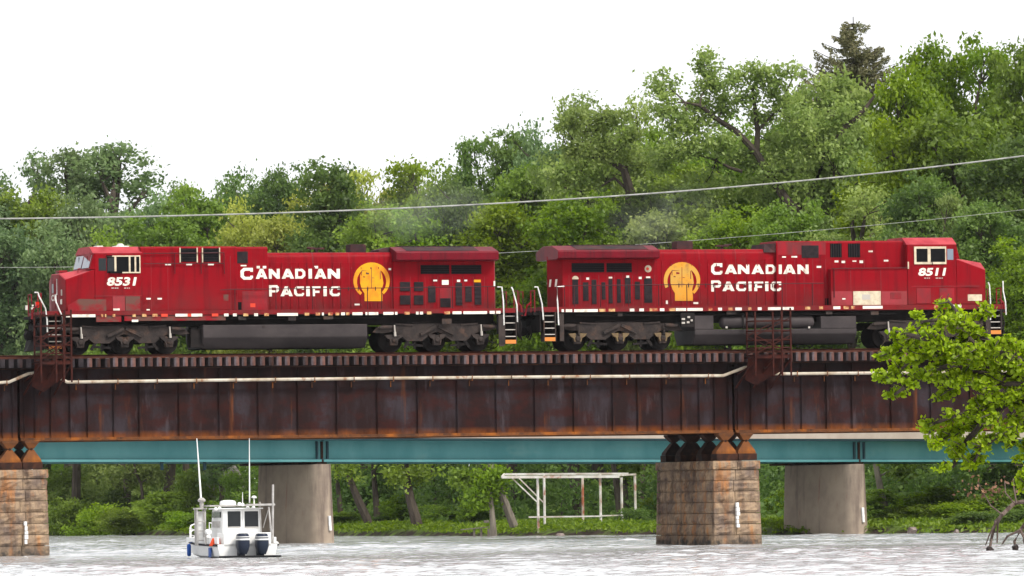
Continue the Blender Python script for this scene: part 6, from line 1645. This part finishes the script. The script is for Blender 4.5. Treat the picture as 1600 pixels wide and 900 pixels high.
L_, hb = 7.0, 1.2
secs = []
for v, w, zg, zk, ch in ((0, 1.0, .52, -.25, .92), (1.5, 1.02, .54, -.28, .92), (3.2, 1.02, .58, -.3, .9), (4.8, .92, .66, -.25, .78), (6.0, .62, .78, -.05, .48), (6.8, .22, .88, .25, .14), (7.05, .03, .92, .6, .02)):
    secs.append([(-hb * w, v, zg), (-hb * ch, v, .08 + (zg - .52) * .6), (0, v, zk), (hb * ch, v, .08 + (zg - .52) * .6), (hb * w, v, zg), (hb * w - .08, v, zg + .02), (-hb * w + .08, v, zg + .02)])
MB().loft(secs).build('hull', MT['hull'], bo, smooth=False)
rub = MB()
for s in (-1, 1):
    rub.tube([(s * (hb * w + .02), v, zg - .02) for v, w, zg in ((0, 1.0, .52), (1.5, 1.02, .54), (3.2, 1.02, .58), (4.8, .92, .66), (6.0, .62, .78), (6.8, .22, .88), (7.05, .03, .92))], .045, 6)
rub.build('rub_rail', MT['rubber'], bo)
MB().box(-hb * 1.03 - .005, -hb * 1.02 + .02, .9, 1.25, .05, .42).build('blue_stripe', MT['blue'], bo)
MB().box(-1.16, 1.16, -.75, -.02, .03, .10).build('swim_platform', MT['rubber'], bo, bevel=.02)
# gunwale / cockpit sides
MB().box(-1.19, -1.10, .1, 4.8, .56, .82).box(1.10, 1.19, .1, 4.8, .56, .80).build('bulwark', MT['hull'], bo, bevel=.01)
MB().box(1.1, 1.42, .6, 1.6, .50, .58).box(1.12, 1.40, .62, 1.58, .58, .62).build('side_step', MT['hull'], bo)
# cabin
cx0, cz1 = S(347, 796, 1.0); cx1, _ = S(407, 796, 1.0)
cb = MB().loft([[(cx0, 1.0, .55), (cx1, 1.0, .55), (cx1 - .03, 1.0, cz1), (cx0 + .03, 1.0, cz1)], [(cx0, 2.9, .55), (cx1, 2.9, .55), (cx1 - .06, 2.7, cz1), (cx0 + .06, 2.7, cz1)], ]).build('cabin', MT['hull'], bo, bevel=.02)
MB().box(cx0 - .06, cx1 + .08, .85, 2.85, cz1, cz1 + .05).build('cabin_roof', MT['hull'], bo, bevel=.02)
def spanel(par, nm, m, x0, x1, y0, y1, v, th=.02):
    a, z1 = S(x0, y0, v); b, z0 = S(x1, y1, v); return MB().box(a, b, v - th, v + .005, z0, z1).build(nm, m, par, bevel=.008)
for (a, b) in ((355.5, 376), (382, 403.5)):
    w_ = spanel(cb, 'window', MT['glass'], a, b, 799, 823, 1.0, .02)
    spanel(w_, 'window_frame', MT['alu'], a, b, 823, 824, 1.0, .04)
spanel(cb, 'door_edge', MT['alu'], 378.5, 379.3, 797, 850, 1.0, .02)
# port side windows
for (v0_, v1_, z0_, z1_, m) in ((1.25, 2.5, 1.58, 1.80, 'glass'), (1.35, 2.5, 1.20, 1.44, 'alu')):
    MB().box(cx0 - .02, cx0 + .03, v0_, v1_, z0_, z1_).build('side_window', MT[m], cb)
MB().box(cx0 - .02, cx0 + .01, 1.4, 1.9, .6, 1.05).build('locker_door', MT['hull'], cb)
# engine well and outboards
MB().box(-.95, .95, .0, 1.0, .45, .98).box(-.25, .35, -.01, .3, .98, 1.0).build('engine_well', MT['hull'], bo, bevel=.03)
spanel(bo, 'vent_slot', MT['black'], 379, 397, 832, 835, .98, .02)
for (xa, xb) in ((368.7, 388.3), (398.7, 418)):
    u0, z1 = S(xa, 833.5, -.35); u1, z0 = S(xb, 868, -.35); uc = (u0 + u1) / 2; w = (u1 - u0) / 2
    t2 = MB()
    pr = [(.55, z0 + .05), (.80, z0 + .2), (1.0, z0 + .38), (1.0, z0 + .55), (.95, z1 - .12), (.80, z1 - .02), (.5, z1)]
    secs = []
    for f, z in pr:
        ring = []
        for k in range(16):
            a = 2 * math.pi * k / 16
            ring.append((uc + w * f * math.copysign(abs(math.cos(a)) ** .6, math.cos(a)), -.42 + .34 * f * math.copysign(abs(math.sin(a)) ** .6, math.sin(a)), z))
        secs.append(ring)
    e = t2.loft(secs).build('outboard_motor', MT['cowl'], bo, smooth=True)
    for (a, b) in ((z1 - .15, z1 - .12), (z1 - .26, z1 - .20)):
        secs = []
        for z in (a, b):
            f = 1.005 if z < z1 - .16 else .97
            secs.append([(uc + (w * f + .006) * math.copysign(abs(math.cos(2 * math.pi * k / 16)) ** .6, math.cos(2 * math.pi * k / 16)), -.42 + (.34 * f + .006) * math.copysign(abs(math.sin(2 * math.pi * k / 16)) ** .6, math.sin(2 * math.pi * k / 16)), z) for k in range(16)])
        MB().loft(secs).build('white_band', MT['hull'], e, smooth=True)
    MB().box(uc - .07, uc + .07, -.5, -.25, -.4, z0 + .1).box(uc - .12, uc + .12, -.25, .02, z0, z0 + .35).build('drive_leg', MT['cowl'], e)
# roof gear
u, z = S(356, 787, 2.0)
MB().lathe([(.02, -.12), (.26, -.11), (.32, -.04), (.32, .05), (.27, .11), (.12, .14), (0, .14)], (u, 2.0, z), 20).build('radar_dome', MT['hull'], bo, smooth=True)
MB().cyl((u, 2.0, z - .2), (u, 2.0, z - .1), .1, 8).box(u - .35, u + .45, 1.9, 2.1, cz1 + .05, cz1 + .09).build('radar_mount', MT['rubber'], bo)
u0, z = S(327, 790.5, 1.5); u1, _ = S(386, 790.5, 1.5)
MB().bar((u0, 1.5, z), (u1, 1.5, z), .06, .06).bar((u0, 2.6, z), (u1, 2.6, z), .06, .06).bar((u0, 1.5, z), (u0, 2.6, z), .06, .06).build('roof_rack', MT['alu'], bo)
a_, z = S(387, 789, .7); b_, _ = S(429, 789, .7)
MB().box(a_, b_, .6, 1.0, z - .04, z + .04).build('rear_rack', MT['alu'], bo, bevel=.01)
for (x, y0, y1) in ((397, 785, 776),):
    u, z0 = S(x, y0, .8); _, z1 = S(x, y1, .8)
    MB().cyl((u, .8, z0 - .1), (u, .8, z1 - .06), .03, 8).lathe([(.10, -.06), (.11, -.02), (.06, .03), (0, .04)], (u, .8, z1), 12).build('gps_antenna', MT['hull'], bo, smooth=True)
for (x, y) in ((343, 794), (337, 795), (374, 787), (379, 788), (387, 793), (396, 793)):
    u, z = S(x, y, 1.2); MB().lathe([(.02, -.08), (.07, -.06), (.08, 0), (.05, .05), (0, .06)], (u, 1.2, z), 10).build('deck_light', MT['hull'], bo, smooth=True)
def whip(x0, y0, x1, y1, v, r):
    a, za = S(x0, y0, v); b, zb = S(x1, y1, v); MB().tube([(a, v, za), ((a + b) / 2, v, (za + zb) / 2), (b, v, zb)], [r, r * .8, r * .45], 6).build('whip_antenna', MT['hull'], bo)
whip(314, 778, 307.5, 685, 2.2, .038); whip(390, 786, 389.5, 685, 1.0, .028); whip(379, 788, 379, 769, 1.2, .02)
# tall locker-like mast at the port side
u0, z1 = S(307, 796, 2.2); u1, z0 = S(320, 852, 2.2)
mb = MB()
for (a, b) in ((u0, 2.1), (u1, 2.1), (u0, 2.4), (u1, 2.4)): mb.box(a - .03, a + .03, b - .03, b + .03, .5, z1)
for k in range(4):
    z = .7 + (z1 - .8) * k / 3; mb.bar((u0, 2.1, z), (u1, 2.1, z), .03, .04)
ms = mb.build('davit_frame', MT['alu'], bo)
MB().box(u0 + .05, u1 - .05, 2.2, 2.3, .7, z1 - .1).build('frame_cover', MT['hull'], ms)
MB().box(u0 - .06, u1 + .06, 2.0, 2.5, z1, z1 + .06).build('mast_cap', MT['alu'], ms)
u, z = S(315, 782, 2.2); MB().cyl((u, 2.2, z1), (u, 2.2, z), .08, 10).lathe([(.04, -.08), (.15, -.04), (.16, .02), (.08, .10), (0, .12)], (u, 2.2, z), 14).build('mast_lamp', MT['alu'], ms, smooth=True)
u, z = S(325.5, 831.5, 1.4); MB().lathe([(0, -.14), (.1, -.13), (.125, -.05), (.125, .1), (0, .12)], (u, 1.4, z), 14, axis='v').build('searchlight', MT['hull'], bo, smooth=True)
u, z = S(322, 850, 1.4); MB().cyl((u, 1.45, .55), (u, 1.45, 1.0), .04, 8).build('searchlight_post', MT['alu'], bo)
for x in (333, 342):
    u, z = S(x, 849, .6); MB().lathe([(.16, -.1), (.12, 0), (.05, .16), (.03, .2), (0, .2)], (u, .6, z), 12).build('orange_cone', MT['lifering'], bo, smooth=True)
# bow rail
m = MB()
pr = [(v, -hb * w + .06, zg) for v, w, zg in ((3.3, 1.02, .58), (4.8, .92, .66), (6.0, .62, .78), (6.7, .26, .88))]
for (v, u, zg) in pr: m.cyl((u, v, zg), (u, v, zg + .5), .02, 6); m.cyl((-u, v, zg), (-u, v, zg + .5), .02, 6)
for s in (1, -1):
    m.tube([(s * u, v, zg + .5) for v, u, zg in pr], .024, 6); m.tube([(s * u, v, zg + .27) for v, u, zg in pr], .016, 6)
m.build('bow_rail', MT['hull'], bo)
u, z = S(290.5, 860, 4.0)
MB().lathe([(0, -.24), (.07, -.22), (.085, -.15), (.085, .15), (.07, .22), (.02, .25), (0, .25)], (-hb * 1.0 - .12, 3.9, .32), 12).cyl((-hb - .12, 3.9, .56), (-hb + .02, 3.9, .66), .012, 5).build('blue_fender', MT['blue'], bo, smooth=True)
# starboard A-frame
def sp(x, y, v): u, z = S(x, y, v); return (u, v, z)
MB().cyl(sp(426, 857, .3), sp(426.5, 757, .3), .045, 8).build('starboard_pole', MT['alu'], bo, smooth=True)
MB().cyl(sp(425, 848, .3), sp(420, 792, .7), .035, 8).cyl(sp(408, 838, .9), sp(406, 784, .9), .03, 8).cyl(sp(411, 825, .9), sp(419, 797, .7), .015, 6).cyl(sp(428, 846, .4), sp(436, 852, 1.0), .02, 6).build('a_frame', MT['alu'], bo)
MB().box(-.55, .45, 1.9, 2.5, .9, 1.5).build('helm_console', MT['cowl'], bo)

# ================================================================== leafy branches in the foreground
def front_tree():
    d = 112.0; rs = np.random.RandomState(8)
    px = d / FPX
    base = W(1760, 800, d)
    t = thing('maple_tree', 'nearest tree, bright fresh green leafy branches reaching in from the right edge', 'tree', (base.x, d, 0), fr='W')
    trunk_pts = [(1790, 1000), (1770, 860), (1750, 720), (1745, 600), (1760, 480)]
    mb = MB()
    Q = path3(trunk_pts, d + 1); Q[0] = (Q[0][0], Q[0][1], -1.0)
    mb.tube(Q, [.22, .19, .15, .12, .07], 10)
    limbs = [
        [(1750, 700), (1690, 640), (1640, 600), (1590, 575), (1540, 560), (1500, 545), (1460, 548), (1425, 562), (1396, 588), (1374, 592)],
        [(1640, 600), (1590, 560), (1555, 548), (1520, 535), (1502, 512), (1496, 488), (1480, 468)],
        [(1555, 548), (1530, 520), (1498, 505), (1460, 500), (1438, 503)],
        [(1520, 535), (1532, 506), (1538, 486), (1548, 476)],
        [(1540, 560), (1490, 570), (1450, 580), (1412, 606), (1396, 618)],
        [(1500, 545), (1450, 530), (1414, 522), (1400, 518)],
        [(1460, 548), (1430, 542), (1402, 548), (1388, 552)],
        [(1690, 640), (1630, 630), (1580, 625), (1530, 640), (1490, 650), (1458, 662), (1452, 678)],
        [(1580, 625), (1540, 655), (1510, 690), (1494, 720), (1488, 730)],
        [(1690, 640), (1640, 650), (1600, 660), (1560, 680), (1530, 705), (1518, 728)],
        [(1540, 655), (1500, 670), (1470, 690), (1464, 702)],
        [(1740, 600), (1680, 580), (1640, 565), (1612, 560), (1594, 562)],
        [(1690, 600), (1630, 560), (1590, 540), (1560, 530)],
        [(1690, 640), (1640, 670), (1615, 690), (1600, 715)],
        [(1630, 630), (1600, 600), (1560, 600), (1500, 600), (1474, 612), (1462, 628)],
        [(1690, 640), (1650, 690), (1622, 722), (1604, 758)],
        [(1740, 600), (1660, 625), (1610, 640), (1590, 668), (1584, 690)],
        [(1640, 600), (1600, 590), (1560, 585), (1515, 580), (1480, 592)],
    ]
    P_, T_ = [], []
    def spray(x, y, rx, ry, n, dz=0, tilt=.0):
        c = np.array(W(x, y, d + dz))
        g = rs.normal(size=(n, 3)) * np.array([rx, (rx + ry) * .5, ry]) * px * .42
        g[:, 2] -= np.abs(g[:, 0]) * .18
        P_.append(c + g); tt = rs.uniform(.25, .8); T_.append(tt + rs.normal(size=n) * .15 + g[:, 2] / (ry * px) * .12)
        mb.tube([tuple(c + (rs.normal(size=3) * .05)), tuple(c + g[0])], [.008, .004], 4, cap=False)
    for li, L2 in enumerate(limbs):
        Z = [rs.uniform(-.5, .5) for _ in L2]
        Q = [tuple(W(p[0], p[1], d + (z if i else 0))) for i, (p, z) in enumerate(zip(L2, Z))]
        n = len(Q)
        mb.tube(Q, [.045 * (1 - i / n) ** .8 + .007 for i in range(n)], 6)
        for i in range(1, n):
            (xa, ya), (xb, yb) = L2[i - 1][:2], L2[i][:2]
            seg = math.hypot(xb - xa, yb - ya)
            far = i / n
            if xa > 1640: 
                if rs.rand() < .5: continue
            for k in range(max(1, int(seg / 6))):
                f = rs.rand()
                x = xa + (xb - xa) * f; y = ya + (yb - ya) * f
                L3 = rs.uniform(8, 26) * (1.15 - .5 * far)
                a = rs.uniform(-1, 1) * 1.1 + (math.pi if rs.rand() < .75 else 0)
                x2, y2 = x + L3 * math.cos(a), y + L3 * math.sin(a) * .9
                q0 = W(x, y, d + Z[i] * f); q1 = W(x2, y2, d + Z[i] + rs.uniform(-.5, .5))
                mb.tube([tuple(q0), tuple(q1)], [.012, .005], 4, cap=False)
                for _ in range(4):
                    s = rs.uniform(.2, 1.05)
                    spray(x + (x2 - x) * s, y + (y2 - y) * s, 12, 8, rs.randint(10, 19), Z[i])
    mb.build('trunk', MT['bark'], t, smooth=True)
    P2 = np.concatenate(P_) - np.array([base.x, d, 0]); T2 = np.clip(np.concatenate(T_), 0, 1)
    me = leaves('crown', P2, .052, T2, rs, .55, 1.2, m=LM['front'], shape=6)
    o = bpy.data.objects.new('crown', me); COL.objects.link(o); o.parent = t
front_tree()

# dead branches hanging into the water
d = 284
sn = thing('dead_branch', 'bare dead branches hanging down into the water at the lower right', 'branch', (W(1600, 860, d).x, d, 0), fr='W')
mb = MB()
for pts, r in (([(1680, 790), (1612, 782), (1585, 786), (1566, 804), (1556, 815), (1549, 842), (1546, 862)], .10), ([(1566, 804), (1559, 818), (1558, 848)], .05), ([(1556, 815), (1545, 838), (1540, 852)], .035),
               ([(1680, 800), (1606, 812), (1595, 828), (1585, 846), (1588, 866)], .09), ([(1595, 828), (1574, 838), (1566, 850)], .05), ([(1588, 786), (1584, 760), (1583, 748)], .035), ([(1595, 830), (1604, 848), (1600, 866)], .05),
               ([(1566, 804), (1548, 790), (1536, 770), (1528, 752)], .03), ([(1585, 786), (1571, 770), (1570, 752)], .03), ([(1606, 812), (1599, 845), (1606, 862)], .04)):
    Q = path3([(x, y, (i % 3) * .25) for i, (x, y) in enumerate(pts)], d)
    mb.tube(Q, [r * (1 - .6 * i / len(Q)) for i in range(len(Q))], 6)
mb.build('bare_limbs', MT['bark_dead'], sn, smooth=True)
rs = np.random.RandomState(2)
P_ = np.concatenate([np.array(W(x, y, d)) + rs.normal(size=(n, 3)) * np.array([.30, .3, .20]) for x, y, n in ((1528, 755, 12), (1545, 768, 20), (1560, 762, 18), (1540, 778, 10), (1575, 758, 10), (1515, 770, 6))]) - np.array([W(1600, 860, d).x, d, 0])
me = leaves('dry_leaves', P_, .12, rs.rand(len(P_)), rs, .2, 1.3, m=LM['brown'])
o = bpy.data.objects.new('dry_leaves', me); COL.objects.link(o); o.parent = sn
MT['wet_wood'] = mat('wet_black_wood', (0.012, 0.01, 0.01), (0.03, 0.02, 0.018), 4, rough=.4)
rock('driftwood', 'left dark lump of driftwood in the water under the dead branches', 1540, 1554, 853, 864, 283, MT['wet_wood'], 4, .15)['category'] = 'driftwood'
rock('driftwood', 'right dark lump of driftwood in the water under the dead branches', 1579, 1592, 849, 864, 281, MT['wet_wood'], 5, .15)['category'] = 'driftwood'

# ================================================================== exhaust smoke
def smoke(label, pts, rad, dens, seed):
    rs = np.random.RandomState(seed)
    bm = bmesh.new(); bmesh.ops.create_icosphere(bm, subdivisions=3, radius=1)
    c = W(*pts, 358.0)
    for v in bm.verts: v.co = Vector((v.co.x * rad[0], v.co.y * rad[1], v.co.z * rad[2]))
    me = bpy.data.meshes.new('exhaust_smoke'); bm.to_mesh(me); bm.free()
    m = bpy.data.materials.new('exhaust_smoke'); m.use_nodes = True; N = m.node_tree.nodes; L = m.node_tree.links; N.remove(N['Principled BSDF'])
    pv = N.new('ShaderNodeVolumePrincipled'); pv.inputs['Color'].default_value = (.78, .80, .80, 1)
    tc = N.new('ShaderNodeTexCoord'); nz = N.new('ShaderNodeTexNoise'); nz.inputs['Scale'].default_value = .55; nz.inputs['Detail'].default_value = 4
    mr = N.new('ShaderNodeMapRange'); mr.inputs[1].default_value = .42; mr.inputs[2].default_value = .75; mr.inputs[4].default_value = dens
    mp = N.new('ShaderNodeMapping'); mp.inputs['Scale'].default_value = (1 / rad[0], 1 / rad[1], 1 / rad[2])
    ln = N.new('ShaderNodeVectorMath'); ln.operation = 'LENGTH'
    fr = N.new('ShaderNodeMapRange'); fr.inputs[1].default_value = .2; fr.inputs[2].default_value = 1.0; fr.inputs[3].default_value = 1; fr.inputs[4].default_value = 0
    mu = N.new('ShaderNodeMath'); mu.operation = 'MULTIPLY'
    L.new(tc.outputs['Object'], nz.inputs['Vector']); L.new(nz.outputs['Fac'], mr.inputs[0]); L.new(tc.outputs['Object'], mp.inputs[0]); L.new(mp.outputs[0], ln.inputs[0])
    L.new(ln.outputs['Value'], fr.inputs[0]); L.new(mr.outputs[0], mu.inputs[0]); L.new(fr.outputs[0], mu.inputs[1]); L.new(mu.outputs[0], pv.inputs['Density']); L.new(pv.outputs[0], N['Material Output'].inputs['Volume'])
    me.materials.append(m)
    o = bpy.data.objects.new('exhaust_smoke', me); COL.objects.link(o); o.location = c; o['kind'] = 'stuff'; o['label'] = label
smoke('thin pale exhaust drifting up behind the left locomotive stack', (655, 325), (3.4, 1.6, 1.7), .22, 1)
smoke('faint exhaust shimmer above the stack of the right locomotive', (1035, 335), (3.2, 1.6, 1.8), .12, 2)

# ================================================================== haze
hm = bpy.data.materials.new('haze'); hm.use_nodes = True
n_ = hm.node_tree.nodes; n_.remove(n_['Principled BSDF'])
pv = n_.new('ShaderNodeVolumePrincipled'); pv.inputs['Density'].default_value = 0.000019; pv.inputs['Color'].default_value = (.90, .95, 1, 1)
hm.node_tree.links.new(pv.outputs[0], n_['Material Output'].inputs['Volume'])
ho = MB().box(-950, 950, -350, 3600, -4, 60).build('haze', hm, fr='W', org=(0, 0, -4)); ho['kind'] = 'stuff'; ho['label'] = 'thin pale haze in the air over the river and the woods'
